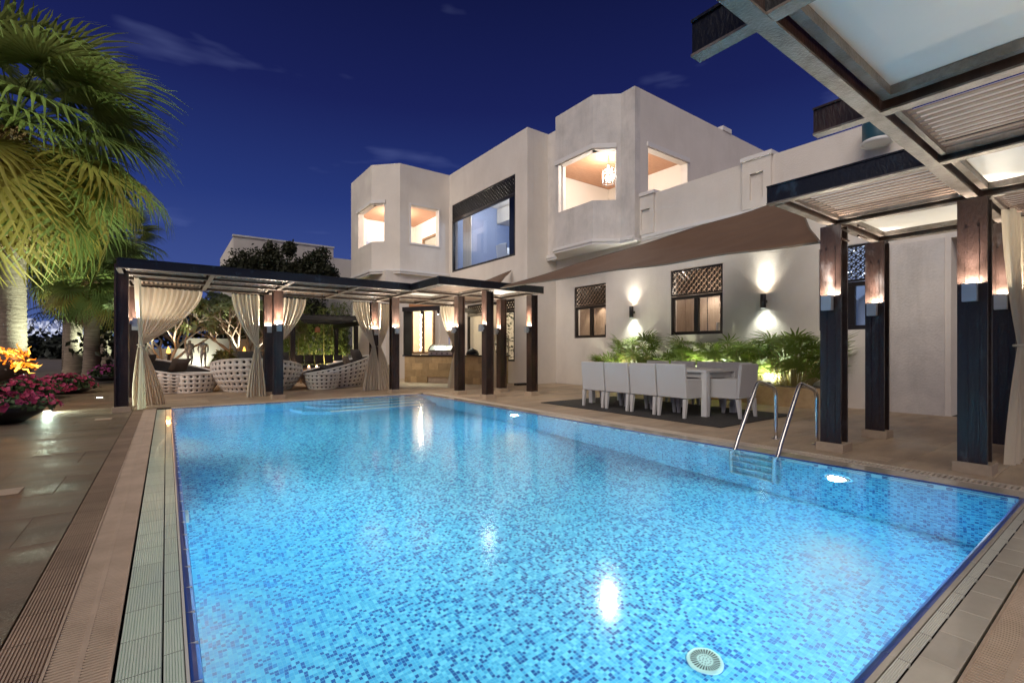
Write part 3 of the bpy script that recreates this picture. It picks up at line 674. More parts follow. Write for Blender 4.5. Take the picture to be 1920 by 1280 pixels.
# rooms behind those windows: walnut cupboards washed by small downlights
room('study',10.45,11.5,9.0,11.0,1.0,3.3,M['walnut'],villa,'w',M['room'])
room('study',10.37,11.4,5.4,7.6,1.0,3.3,M['walnut'],villa,'w',M['room'])
room('study',10.37,11.9,2.5,4.3,1.0,3.3,M['room_blue'],villa,'w',M['room'])
for y in (9.6,10.3,11.0-0.3): lamp('SPOT',(11.25,y,2.75),40,(1,0.82,0.62),(11.42,y,1.2),0.02,R(70),0.5)
for y in (5.75,6.15,6.75): lamp('SPOT',(11.12,y,2.75),40,(1,0.84,0.66),(11.35,y,1.2),0.02,R(70),0.5)
lamp('POINT',(10.75,6.9,2.6),16,(1,0.85,0.7)); lamp('POINT',(10.8,9.9,2.6),16,(1,0.82,0.65)); lamp('POINT',(11.0,3.3,2.7),11,(0.85,0.92,1.0))
for y in (5.9,6.42,6.94): MB().box(11.385,11.399,y-0.006,y+0.006,1.0,3.2).build('cupboard_joint', M['dark'], villa)
for y in (9.5,10.0,10.5): MB().box(11.485,11.499,y-0.006,y+0.006,1.0,3.2).build('cupboard_joint', M['dark'], villa)
bk = thing('book_row','two pale books leaning on the sill of the middle window','books',(10.6,6.2,1.0))
MB().box(10.55,10.72,6.16,6.20,1.0,1.72).build('book', M['poly'], bk); MB().hexa([(10.55,6.05,1.0),(10.72,6.05,1.0),(10.72,6.09,1.0),(10.55,6.09,1.0),(10.55,5.98,1.74),(10.72,5.98,1.74),(10.72,6.02,1.74),(10.55,6.02,1.74)]).build('book', M['room'], bk)
tag(MB().box(10.6,10.66,9.32,9.78,1.25,1.82).build('monitor',M['frame'],origin=(10.63,9.55,1.0)),'dark computer monitor inside the leftmost dining wall window','monitor')
# shirt on a hanger in the third window
t = thing('hanging_shirt','pale blue shirt on a hanger inside the window behind the steel posts','shirt',(10.62,3.22,1.5))
sh = MB(); prof = [(1.46,0.17,0.07),(1.7,0.16,0.075),(1.9,0.165,0.075),(2.02,0.17,0.06),(2.07,0.10,0.05),(2.10,0.045,0.045)]
base = []
for z,a,b in prof:
    for k in range(14): sh.v.append((10.62+b*math.cos(2*PI*k/14), 3.22+a*math.sin(2*PI*k/14)*(1+0.08*math.sin(5*2*PI*k/14)*(z<1.9)), z))
for i in range(len(prof)-1):
    for k in range(14): sh.f.append((i*14+k,i*14+(k+1)%14,(i+1)*14+(k+1)%14,(i+1)*14+k))
sh.build('body', M['shirt'], t, True)
for s in (-1,1): MB().tube([(10.62,3.22+s*0.15,2.02),(10.60,3.22+s*0.21,1.85),(10.60,3.22+s*0.225,1.6),(10.60,3.22+s*0.22,1.50)],[0.055,0.05,0.042,0.04],8).build('sleeve', M['shirt'], t, True)
MB().tube([(10.62,3.10,2.05),(10.62,3.22,2.12),(10.62,3.34,2.05)],0.008,6).build('hanger', M['wood'], t)
MB().tube([(10.62,3.22,2.12),(10.62,3.22,2.17),(10.62,3.245,2.19),(10.62,3.25,2.165)],0.004,6).build('hook', M['chrome'], t)

# --- corner wall and the big facade
w = MB(); wall(w, (XF+0.25,11.50), (10.43,11.50), 0.24, 0, 3.995, flip=True); wall(w, (XF+0.25,11.50), (9.95,11.50), 0.24, 3.995, 7.95, flip=True); w.build('wall', M['stucco'], villa)
BIG = (12.13,16.26,4.09,6.70)
w = MB(); wall(w, (XF,11.50), (XF,16.47), 0.248, 0, 7.95, [(BIG[0]-11.5,BIG[1]-11.5,BIG[2],BIG[3]),(12.16-11.5,15.12-11.5,0.70,2.72)]); w.build('facade', M['stucco'], villa)
f = MB(); frame_xy(f,'Y',XF,BIG[0]+0.003,BIG[1]-0.003,BIG[2]+0.003,6.10,0.07,0.005,0.10); big = f.build('picture_window', M['frame'], villa)
pane_xy('Y',XF+0.04,BIG[0]+0.07,BIG[1]-0.07,BIG[2]+0.07,6.03,M['glass_blue'],big)
lattice('Y',XF+0.02,BIG[0]+0.03,BIG[1]-0.03,6.13,BIG[3]-0.03,0.15,big)
room('lounge',XF+0.25,13.5,11.8,16.4,4.0,7.0,M['room_blue'],villa,'w',M['room'])
lamp('POINT',(10.8,13.6,6.0),55,(0.85,0.92,1.0),size=0.2); lamp('POINT',(10.0,15.2,6.3),30,(1,0.85,0.66),size=0.15)
def drape(name, label, p0, p1, z0, z1, n, m, cat='curtain', amp=0.05, parent=None):
    mb = MB(); p0 = Vector(p0); p1 = Vector(p1); d = p1-p0; nn = Vector((d.y,-d.x)).normalized(); k = n*8
    for j in range(2):
        for i in range(k+1):
            q = p0+d*i/k+nn*amp*math.sin(2*PI*i/8); mb.v.append((q.x,q.y,(z0,z1)[j]))
    for i in range(k): mb.f.append((i,i+1,k+2+i,k+1+i))
    o = mb.build(name, m, parent, True, origin=(p0.x,p0.y,z0) if parent is None else None)
    if label: tag(o, label, cat)
    return o
drape('window_curtain','cream curtain at the far end of the big upstairs window',(9.45,15.6),(9.45,16.15),4.05,6.6,4,M['curtain'])
drape('window_curtain','dark curtain at the near end of the big upstairs window',(9.42,12.2),(9.42,13.0),4.05,6.6,6,M['cushion'])
tag(MB().box(13.42,13.49,15.0,15.8,5.1,6.0).build('wall_picture',M['painting'],origin=(13.45,15.4,5.1)),'dark framed picture on the wall of the upstairs lounge','picture')
MB().box(12.2,12.5,14.2,14.5,4.0,6.95).build('column', M['room'], villa)
MB().box(11.2,12.8,14.55,16.38,6.35,6.95).build('pelmet', M['room'], villa)
t = thing('armchair','cream tub armchair behind the big upstairs window','armchair',(9.95,13.75,4.0))
seat = MB().lathe([(0.36,4.02),(0.42,4.1),(0.44,4.42),(0.40,4.46),(0.02,4.47)],9.95,13.75,20).build('seat',M['room'],t,True)
bk_ = MB()
for i in range(13):
    a = R(-40)+i/12*R(260)
    for r,z in ((0.44,4.1),(0.50,4.78),(0.42,4.82),(0.36,4.4)): bk_.v.append((9.95+r*math.cos(a),13.75+r*math.sin(a),z))
for i in range(12):
    for j in range(3): bk_.f.append((i*4+j,(i+1)*4+j,(i+1)*4+j+1,i*4+j+1))
bk_.build('backrest',M['room'],t,True)
# ground floor window of the facade, mostly behind the bar
f = MB(); frame_xy(f,'Y',XF,12.163,15.117,0.703,2.35,0.06,0.005,0.10); f.box(XF+0.006,XF+0.098,13.6,13.68,0.76,2.29); gw = f.build('window', M['frame'], villa)
pane_xy('Y',XF+0.04,12.22,13.6,0.76,2.29,M['glass'],gw); pane_xy('Y',XF+0.04,13.68,15.06,0.76,2.29,M['glass'],gw)
lattice('Y',XF+0.02,12.19,15.09,2.38,2.69,0.14,gw)
room('kitchen',XF+0.25,12.0,11.9,15.4,0.1,3.0,M['room'],villa,'w')
lamp('POINT',(10.6,13.4,2.5),40,(1,0.85,0.62),size=0.1)
drape('window_curtain','olive curtain inside the ground floor window behind the bar',(9.42,14.1),(9.42,14.7),0.7,2.7,4,M['curtain'])
t = thing('indoor_tree','dark leafy indoor tree behind the ground floor window','plant',(9.9,13.75,0.1))
lv = MB()
for k in range(260):
    c = Vector((9.9+random.gauss(0,0.28),13.75+random.gauss(0,0.28),random.uniform(0.8,2.4))); a = Vector((random.gauss(0,1),random.gauss(0,1),random.gauss(0,1))).normalized()*0.07; b = a.orthogonal()*0.4
    lv.add([c-a,c+b,c+a,c-b],[(0,1,2,3)])
lv.build('foliage',M['leaf_bush'],t); MB().lathe([(0.16,0.1),(0.2,0.45)],9.9,13.75,14).build('pot',M['poly'],t); MB().tube([(9.9,13.75,0.4),(9.9,13.75,1.6)],0.03).build('trunk',M['bark'],t)

# --- right hand balcony bay (closest upper corner)
def poly_walls(mb, pts, z0, z1, t=0.2):
    for a,b in zip(pts[:-1],pts[1:]): wall(mb, a, b, t, z0, z1)
RB = [(9.83,8.03),(9.83,8.50),(9.27,8.99),(9.27,10.50),(9.83,10.99),(9.83,11.498)]
lc = math.dist(RB[1],RB[2])
bay = MB()
wall(bay, RB[0], RB[1], 0.22, 3.99, 7.93)
wall(bay, RB[1], RB[2], 0.22, 3.99, 7.93, [(0.12,lc,5.09,6.46)])
wall(bay, RB[2], RB[3], 0.22, 3.99, 7.93, [(0,1.38,5.09,6.46)])
wall(bay, RB[3], RB[4], 0.22, 3.99, 7.93)
wall(bay, RB[4], RB[5], 0.22, 3.99, 7.93)
bay.build('balcony_bay', M['stucco_worn'], villa)
w = MB(); wall(w, (10.052,8.03), (17.0,8.03), 0.22, 3.99, 7.93, [(0.32,2.10,5.0,6.46)], flip=True); w.build('wall', M['stucco'], villa)
MB().box(14.0,14.5,8.0,8.3,7.93,8.06).build('roof_coping', M['trim'], villa)
MB().box(10.1,17,8.25,16,7.3,7.4).build('roof', M['stucco'], villa)
def offs(pts, d):
    """push a polyline outwards (to the left of its direction) by d"""
    out = []
    for i,p in enumerate(pts):
        ns = []
        for a,b in ((i-1,i),(i,i+1)):
            if 0 <= a and b < len(pts):
                v = Vector(pts[b])-Vector(pts[a]); ns.append(Vector((-v.y,v.x)).normalized())
        n = sum(ns, Vector((0,0))).normalized(); k = d/max(0.4,n.dot(ns[0])); out.append((pts[i][0]+n.x*k, pts[i][1]+n.y*k))
    return out
def moulding(pts, d0, d1, z0, z1, m, parent, name='moulding'):
    a = offs(pts,d0); b = offs(pts,d1); mb = MB()
    for i in range(len(pts)-1):
        q = [a[i],a[i+1],b[i+1],b[i]]
        mb.hexa([(x,y,z0) for x,y in q]+[(x,y,z1) for x,y in q])
    return mb.build(name, m, parent)
MB().prism(RB[:-1]+[(9.83,11.49),(10.095,11.49),(10.095,8.04)],3.93,3.988).build('bay_soffit',M['trim'],villa)
for d,z0,z1 in ((0.075,3.965,4.045),(0.045,3.90,3.964)): moulding(RB,-0.01,d,z0,z1,M['trim'],villa,'cornice')
moulding([(9.74,8.579),RB[2],(9.27,10.499)],0.001,0.05,6.48,6.60,M['trim'],villa)
MB().box(10.32,12.22,7.985,8.027,6.48,6.60).build('moulding', M['trim'], villa)
MB().prism([(RB[0][0]+0.02,8.06),(RB[1][0]+0.02,8.5),(9.3,9.0),(9.3,10.5),(9.85,10.98),(9.85,11.45),(12.6,11.45),(12.6,8.06)],3.99,4.05).build('balcony_floor',M['trim'],villa)
MB().prism([(9.98,8.28),(9.98,8.65),(9.5,9.1),(9.5,10.4),(10.0,10.9),(10.0,11.45),(12.6,11.45),(12.6,8.28)],6.72,6.78).build('balcony_ceiling',M['ceiling_wood'],villa)
w = MB(); wall(w,(12.6,8.3),(12.6,11.5),0.15,4.05,6.72); wall(w,(9.96,11.46),(12.6,11.46),0.02,4.05,6.72,flip=True); w.build('balcony_back_wall',M['room'],villa)
f = MB(); frame_xy(f,'Y',12.58,8.6,10.4,4.1,6.0,0.07,-0.03,0.01); f.build('balcony_door',M['wood'],villa)
t = thing('lantern_chandelier','glass lantern chandelier lit in the right hand balcony bay','chandelier',(10.4,9.45,6.72))
ch = MB()
for z in (5.92,6.28): 
    ch.tube([(10.4+0.17*math.cos(2*PI*k/16),9.45+0.17*math.sin(2*PI*k/16),z) for k in range(17)],0.012,6)
for k in range(6):
    w_ = 2*PI*k/6; x,y = 10.4+0.17*math.cos(w_),9.45+0.17*math.sin(w_); ch.tube([(x,y,5.86),(x,y,6.34)],0.010,6); ch.tube([(x,y,6.28),(10.4,9.45,6.46)],0.008,5)
ch.build('cage',M['chrome'],t); MB().tube([(10.4,9.45,6.44),(10.4,9.45,6.71)],0.012,6).build('chain',M['chrome'],t)
cd = MB(); bl = MB()
for k in range(4):
    w_ = 2*PI*k/4+0.4; x,y = 10.4+0.07*math.cos(w_),9.45+0.07*math.sin(w_); cd.tube([(x,y,5.95),(x,y,6.04)],0.014,8); bl.lathe([(0.012,6.04),(0.026,6.07),(0.02,6.11),(0.004,6.15)],x,y,8)
cd.build('candle_tube',M['poly'],t); bl.build('bulb',M['bulb'],t,True)
lamp('POINT',(10.4,9.45,6.20),100,(1,0.92,0.84),size=0.12)

# --- left hand balcony bay
LB = [(XF-0.002,16.47),(6.94,16.47),(6.16,17.28),(6.16,19.68),(6.9,20.4)]
lc2 = math.dist(LB[1],LB[2])
bay = MB()
wall(bay, LB[0], LB[1], 0.22, 3.99, 7.94, [(8.998-8.51,8.998-7.36,5.09,6.47)])
wall(bay, LB[1], LB[2], 0.22, 3.99, 7.94, [(0.62,lc2,5.09,6.47)])
wall(bay, LB[2], LB[3], 0.22, 3.99, 7.94, [(0,1.50,5.09,6.47)])
wall(bay, LB[3], LB[4], 0.22, 3.99, 7.94)
bay.build('balcony_bay', M['stucco'], villa)
for d,z0,z1 in ((0.09,3.965,4.05),(0.05,3.89,3.964)): moulding(LB,-0.01,d,z0,z1,M['trim'],villa,'cornice')
moulding([(6.55,16.875),LB[2],(6.16,18.9)],0.001,0.05,6.50,6.62,M['trim'],villa)
fr = MB(); frame_xy(fr,'X',16.43,7.30,8.57,5.02,6.55,0.06,0,0.038); fr.build('moulding',M['trim'],villa)
MB().prism([(9.2,16.7),(7.0,16.7),(6.38,17.35),(6.38,19.6),(6.9,20.2),(9.2,20.2)],3.99,4.06).build('balcony_floor',M['trim'],villa)
MB().prism([(9.2,16.7),(7.0,16.7),(6.38,17.35),(6.38,19.6),(6.9,20.2),(9.2,20.2)],6.72,6.78).build('balcony_ceiling',M['ceiling_wood'],villa)
w = MB(); wall(w,(6.9,20.2),(12,20.2),0.15,4.06,6.72,flip=True); wall(w,(9.2,16.7),(9.2,20.2),0.15,4.06,6.72,[(0.5,2.6,4.06,6.0)]); w.build('balcony_back_wall',M['room'],villa)
f = MB(); frame_xy(f,'Y',9.2,17.2,19.3,4.06,6.0,0.09,-0.03,0.06); bd = f.build('balcony_door',M['wood'],villa)
pane_xy('Y',9.24,17.3,19.2,4.15,5.9,M['glass'],bd)
room('bedroom',9.36,11.5,16.8,20.1,4.06,6.6,M['room'],villa,'w'); lamp('POINT',(10.4,18.3,6.2),40,(1,0.88,0.74),size=0.1)
drape('window_curtain','tan curtain behind the balcony door of the left bay',(9.5,17.9),(9.5,18.5),4.06,6.0,4,M['curtain'])
MB().box(6.95,7.9,20.12,20.19,4.3,5.75).build('balcony_shutter',M['room_blue'],villa)
lamp('POINT',(7.6,18.4,6.45),95,(1,0.92,0.84),size=0.12)
# ground floor below the left bay, with the lit doorway
w = MB(); wall(w,(8.998,16.62),(6.45,16.62),0.2,0,3.985,[(8.998-8.42,8.998-7.44,0.93,2.66)]); wall(w,(6.45,16.822),(6.45,20.4),0.2,0,3.985); w.build('wall',M['stucco'],villa)
f = MB(); frame_xy(f,'X',16.60,7.443,8.417,0.933,2.657,0.07,-0.02,0.08); f.box(7.90,7.98,16.585,16.675,1.0,2.59); dw = f.build('window',M['wood'],villa)
pane_xy('X',16.64,7.51,7.9,1.0,2.59,M['glass'],dw); pane_xy('X',16.64,7.98,8.35,1.0,2.59,M['glass'],dw)
MB().box(7.36,8.50,16.54,16.618,2.67,2.80).build('moulding',M['terracotta'],villa)
room('hall',7.0,8.9,16.82,19.0,0.2,3.2,M['room'],villa,'s'); lamp('POINT',(7.9,17.8,2.7),60,(1,0.74,0.46),size=0.1)
t = thing('crystal_lamp','string of crystal lamps shining inside the doorway behind the grill','lamp',(8.15,17.3,1.0))
cb = MB()
for k in range(16): cb.lathe([(0.004,1.05+k*0.1),(0.03,1.08+k*0.1),(0.004,1.11+k*0.1)],8.15+0.04*(k%2),17.3,6)
cb.build('crystal',M['bulb'],t)
MB().box(8.6,8.98,16.5,16.615,0,3.9).build('pilaster',M['stucco'],villa)

# --- wall lamps of the dining wall: up and down cylinders
def wall_sconce(y, label, up):
    t = thing('wall_sconce',label,'wall lamp',(10.09,y,2.07),'up and down lights on the dining wall')
    MB().lathe([(0.052,1.925),(0.055,1.93),(0.055,2.215),(0.052,2.22)],9.985,y,20,False).build('cylinder',M['frame'],t,True)
    MB().box(10.035,10.099,y-0.03,y+0.03,2.04,2.10).build('bracket',M['frame'],t)
    MB().lathe([(0.002,1.94),(0.05,1.94)],9.985,y,16,False).add([],[]).build('lens',M['lens_cool'],t)
    MB().lathe([(0.05,2.205),(0.002,2.205)],9.985,y,16,False).build('lens',M['lens'],t)
    lamp('SPOT',(9.985,y,1.935),30,(0.95,1.0,0.88),(10.0,y,0),0.03,R(112),0.9)
    lamp('SPOT',(9.985,y,2.21),34,(1,0.95,0.82),(9.96,y,5),0.03,R(110),1.0); lamp('SPOT',(9.985,y,2.21),up,(1,0.97,0.85),(10.08,y,3.4),0.03,R(50),0.9)
wall_sconce(8.275,'black up and down wall lamp between the two dining wall windows',6)
wall_sconce(4.833,'black up and down wall lamp nearest the steel posts, above the planter',60)
# floodlight on the parapet
t = thing('floodlight','round teal floodlight with white rim on the parapet wall','floodlight',(10.0,2.85,4.8))
MB().lathe([(0.20,4.62),(0.215,4.66),(0.215,4.98),(0.19,5.02)],9.87,2.85,24).build('body',M['teal'],t,True)
MB().lathe([(0.215,4.66),(0.235,4.64),(0.235,4.60),(0.18,4.585),(0.17,4.60)],9.87,2.85,24,False).build('rim',M['poly'],t,True)
MB().lathe([(0.172,4.60),(0.002,4.60)],9.87,2.85,24,False).build('lens',M['panel'],t)
MB().box(10.06,10.098,2.75,2.95,4.7,4.9).build('bracket',M['frame'],t)
# ================================================================ PERGOLAS
ZB = 2.36                                             # underside of the beams
def hpost(mb, x, y, axis, z0, z1, w=0.19):
    """H section: two flanges square to axis, a web, and a pair of raised ribs on the near flange"""
    h = w/2; t = 0.022
    def bx(a0,a1,b0,b1,c0=z0,c1=z1):
        if axis == 'X': mb.box(x+a0,x+a1,y+b0,y+b1,c0,c1)
        else: mb.box(x+b0,x+b1,y+a0,y+a1,c0,c1)
    bx(-h,-h+t,-h,h); bx(h-t,h,-h,h); bx(-h+t,h-t,-0.05,0.05)
    for b in (-0.045, 0.030): bx(-h-0.006,-h-0.0005,b,b+0.015,z0+0.002,z1-0.25)
def post(parent, x, y, lampdir, z1=2.50, group=None, power=38, label=None, w=0.19, lampon=True, m=None):
    axis = 'X' if lampdir[0] else 'Y'
    mb = MB(); hpost(mb, x, y, axis, 0.09, z1, w); po = mb.build('post', m or M['steel'], parent, origin=(x,y,0.09))
    MB().bev(x-0.125,x+0.125,y-0.125,y+0.125,0,0.09,0.006).build('plinth', M['plinth'], po)
    if not lampon: return po
    dx,dy = lampdir; fx,fy = x+dx*(w/2+0.006), y+dy*(w/2+0.006); cx,cy = fx+dx*0.075, fy+dy*0.075
    a = MB(); hw,hd,t = 0.046,0.032,0.006
    def bx(m,a0,a1,b0,b1,c0,c1):      # a along the lamp direction, b across
        p = sorted((cx+dx*a0-dy*b0, cx+dx*a1-dy*b1)); q = sorted((cy+dy*a0+dx*b0, cy+dy*a1+dx*b1)); m.box(p[0],p[1],q[0],q[1],c0,c1)
    zl,zh = 1.465,1.615
    bx(a,-hd,-hd+t,-hw,hw,zl,zh); bx(a,hd-t,hd,-hw,hw,zl,zh); bx(a,-hd+t,hd-t,-hw,-hw+t,zl,zh); bx(a,-hd+t,hd-t,hw-t,hw,zl,zh); bx(a,-hd+t,hd-t,-hw+t,hw-t,zl,zl+t)
    lo = a.build('post_lamp', M['lampbox'], parent, origin=(cx,cy,zl))
    b = MB(); bx(b,-0.074,-hd-0.0005,-0.02,0.02,1.51,1.57); b.build('bracket', M['lampbox'], lo)
    e = MB(); bx(e,-hd+t,hd-t,-hw+t,hw-t,zh-0.05,zh-0.045); e.build('lens', M['lens'], lo)
    lamp('SPOT',(cx,cy,zh+0.001),power*0.36,(1.0,0.85,0.66),(cx,cy,5),0.02,R(177),0.06)
    lamp('SPOT',(cx,cy,zh+0.001),power*1.3,(1.0,0.84,0.70),(cx-dx*0.09,cy-dy*0.09,zh+0.55),0.02,R(48),0.9)
    return po
def beam(parent, ax, c, a0, a1, m=None, z0=ZB, h=0.165, w=0.05, fl=0.072):
    """I beam with a worn bottom flange; ax = direction it runs along, c = its fixed coordinate"""
    mb = MB(); fb = MB()
    def bx(mm, p0,p1,q0,q1,r0,r1): mm.box(p0,p1,q0,q1,r0,r1) if ax == 'X' else mm.box(q0,q1,p0,p1,r0,r1)
    bx(mb,a0,a1,c-w/2,c+w/2,z0+0.012,z0+h-0.012); bx(mb,a0,a1,c-fl/2,c+fl/2,z0+h-0.012,z0+h)
    o = mb.build('beam', m or M['steel'], parent); bx(fb,a0,a1,c-fl/2,c+fl/2,z0,z0+0.0118); fb.build('bottom_flange', M['flange'], o); return o
def louvre(parent, x0,x1,y0,y1, single, n=13):
    z0 = ZB+0.072
    fr = MB(); fr.box(x0,x1,y0,y0+0.03,z0-0.03,z0+0.05); fr.box(x0,x1,y1-0.03,y1,z0-0.03,z0+0.05); fr.box(x0,x0+0.03,y0+0.03,y1-0.03,z0-0.03,z0+0.05); fr.box(x1-0.03,x1,y0+0.03,y1-0.03,z0-0.03,z0+0.05)
    f = fr.build('louvre_panel', M['flange'], parent, origin=(x0,y0,z0)); L = x1-x0-0.06; st = L/n
    if single:
        me = MB().bev(-0.0175,0.0175,-(y1-y0)/2+0.03,(y1-y0)/2-0.03,0,0.008,0.002).mesh('slat', M['slat'])
        for i in range(n): inst('slat', me, f, (x0+0.03+(i+0.5)*st,(y0+y1)/2,z0))
    else:
        mb = MB()
        for i in range(n): x = x0+0.03+(i+0.5)*st; mb.box(x-0.021,x+0.021,y0+0.03,y1-0.03,z0,z0+0.045)
        stuff(mb.build('slats', M['slat'], f))
def ceiling(parent, x0,x1,y0,y1):
    z = ZB+0.105
    fr = MB(); fr.box(x0,x1,y0,y0+0.045,z-0.05,z-0.001); fr.box(x0,x1,y1-0.045,y1,z-0.05,z-0.001); fr.box(x0,x0+0.045,y0+0.045,y1-0.045,z-0.05,z-0.001); fr.box(x1-0.045,x1,y0+0.045,y1-0.045,z-0.05,z-0.001)
    p = MB().box(x0,x1,y0,y1,z,z+0.03).build('ceiling_panel', M['panel'], parent, origin=(x0,y0,z)); fr.build('panel_frame', M['flange'], p)

# --- pergola over the near right corner
rp = thing('pergola','weathered steel pergola with white and slatted roof panels over the near right corner','pergola',(5.69,0.94,0))
for x,y in ((5.66,0.94),(5.69,2.02),(6.99,2.02),(6.99,0.94)): post(rp,x,y,(-1,0),2.35,m=M['steel_post'])
for x,y,d in ((5.66,-0.60,(-1,0)),(3.25,-0.75,(0,1)),(1.93,-0.75,(0,1))): post(rp,x,y,d,2.35,power=30)  # unseen posts, their lamps added to brighten the near white roof panel
XS = (1.93,3.22,4.40,5.69,6.99,8.29); YS = (2.02,0.94,-0.33,-1.6)
beam(rp,'X',0.94,1.2,8.5,M['steel'])
beam(rp,'X',-0.33,1.2,8.5); beam(rp,'X',2.02,4.4625,7.3)
beam(rp,'Y',1.93,-2.2,1.235,M['steel_blue'],z0=ZB+0.002); beam(rp,'Y',3.22,-2.2,1.245,M['steel'],z0=ZB+0.002)
beam(rp,'Y',4.40,-2.2,2.085,M['steel_blue'],z0=ZB+0.002)
for x in (5.69,6.99,8.29): beam(rp,'Y',x,-2.2,2.08 if x < 8 else 1.0,z0=ZB+0.002)
for i in range(5):
    for j in range(2):
        x0,x1 = XS[i]+0.05,XS[i+1]-0.05; y1,y0 = YS[j+1-0]-0.05, 0
        ya,yb = (YS[j+1]+0.05 if False else YS[j+1]), YS[j]
        if j == 0 and i in (2,3):      # between the two post rows
            (louvre if i == 2 else (lambda p,a,b,c,d,s: ceiling(p,a,b,c,d)))(rp,x0,x1,YS[1]+0.05,YS[0]-0.05,True)
        if j == 1 or True:
            pass
for i in range(5):
    x0,x1 = XS[i]+0.05,XS[i+1]-0.05
    for j in (1,2):
        y0,y1 = YS[j+1]+0.05,YS[j]-0.05
        if (i+j) % 2 == 1: ceiling(rp,x0,x1,y0,y1)
        else: louvre(rp,x0,x1,y0,y1,True)
bo = MB()
for y in (1.95,2.10):
    for z in (2.20,2.30): bo.tube([(5.60,y-0.175,z),(5.80,y-0.175,z)],0.012,6)
bo.build('bolts',M['steel'],rp)

# --- pergola along the far end, L shaped
fp = thing('pergola','long dark steel pergola across the far end of the pool hung with cream curtains','pergola',(1.96,11.4,0))
post(fp,-0.62,10.53,(1,0),2.52); post(fp,-0.52,12.45,(0,-1),2.35,power=45)  # lamp on the back post is added to brighten the lounge
for x,y,d in ((1.97,11.40,(0,-1)),(1.93,12.35,(0,-1)),(4.57,11.20,(0,-1)),(4.50,12.45,(0,-1)),(5.70,9.93,(-1,0)),(6.93,9.93,(-1,0)),(5.70,8.70,(-1,0)),(6.95,8.70,(-1,0)),(6.90,12.20,(-1,0))):
    post(fp,x,y,d,2.35,power=74)
beam(fp,'X',9.74,-0.62,4.34,M['steel_blue']); beam(fp,'Y',4.40,8.47,9.80,M['steel_blue'],z0=ZB+0.002); beam(fp,'X',8.42,4.34,7.05,M['steel_blue'])
beam(fp,'X',11.30,-0.62,7.0); beam(fp,'X',12.38,-0.62,7.0); beam(fp,'X',9.93,4.47,7.05); beam(fp,'X',10.52,-0.54,4.34,h=0.12)
for x in (-0.62,0.66,1.96,3.25,4.55): beam(fp,'Y',x,9.805,12.5,z0=ZB+0.002)
for x in (5.70,6.94): beam(fp,'Y',x,8.49,12.5,z0=ZB+0.002)
FX = (-0.62,0.66,1.96,3.25,4.55,5.70,6.94)
for i in range(6):
    x0,x1 = FX[i]+0.07,FX[i+1]-0.07
    rows = [(9.81,10.45),(10.59,11.23),(11.37,12.31)] if i < 4 else [(8.49,9.86),(10.0,11.23),(11.37,12.31)]
    for j,(y0,y1) in enumerate(rows):
        jj = (0,0,1)[j] if i < 4 else j+1
        if (i+jj) % 2 == 0: ceiling(fp,x0,x1,y0,y1)
        else: louvre(fp,x0,x1,y0,y1,False,14)
# --- low dark pergola over the sunken lounge at the back
bp = thing('pergola','low black pergola over the sunken lounge in front of the bamboo','pergola',(4.5,17.8,0))
for x,y in ((3.45,17.3),(5.65,17.5),(3.45,20.0),(5.65,20.0)): MB().box(x-0.07,x+0.07,y-0.07,y+0.07,0,1.95).build('post',M['frame'],bp,origin=(x,y,0))
for x in (3.45,5.65): MB().box(x-0.05,x+0.05,17.0,20.3,1.952,2.12).build('beam',M['frame'],bp)
for y in (17.2,18.6,20.0): MB().box(3.2,5.9,y-0.05,y+0.05,2.122,2.26).build('beam',M['frame'],bp)
sl = MB()
for k in range(16): sl.box(3.2+k*0.17,3.26+k*0.17,17.0,20.3,2.262,2.30)
stuff(sl.build('slats',M['frame'],bp))
t = thing('pendant_lamp','small copper pendant lamp under the low black pergola','lamp',(4.35,17.7,1.9))
MB().lathe([(0.10,1.70),(0.085,1.85),(0.02,1.90)],4.35,17.7,12).build('shade',M['terracotta'],t,True); MB().tube([(4.35,17.7,1.9),(4.35,17.7,2.26)],0.006,5).build('cord',M['frame'],t)

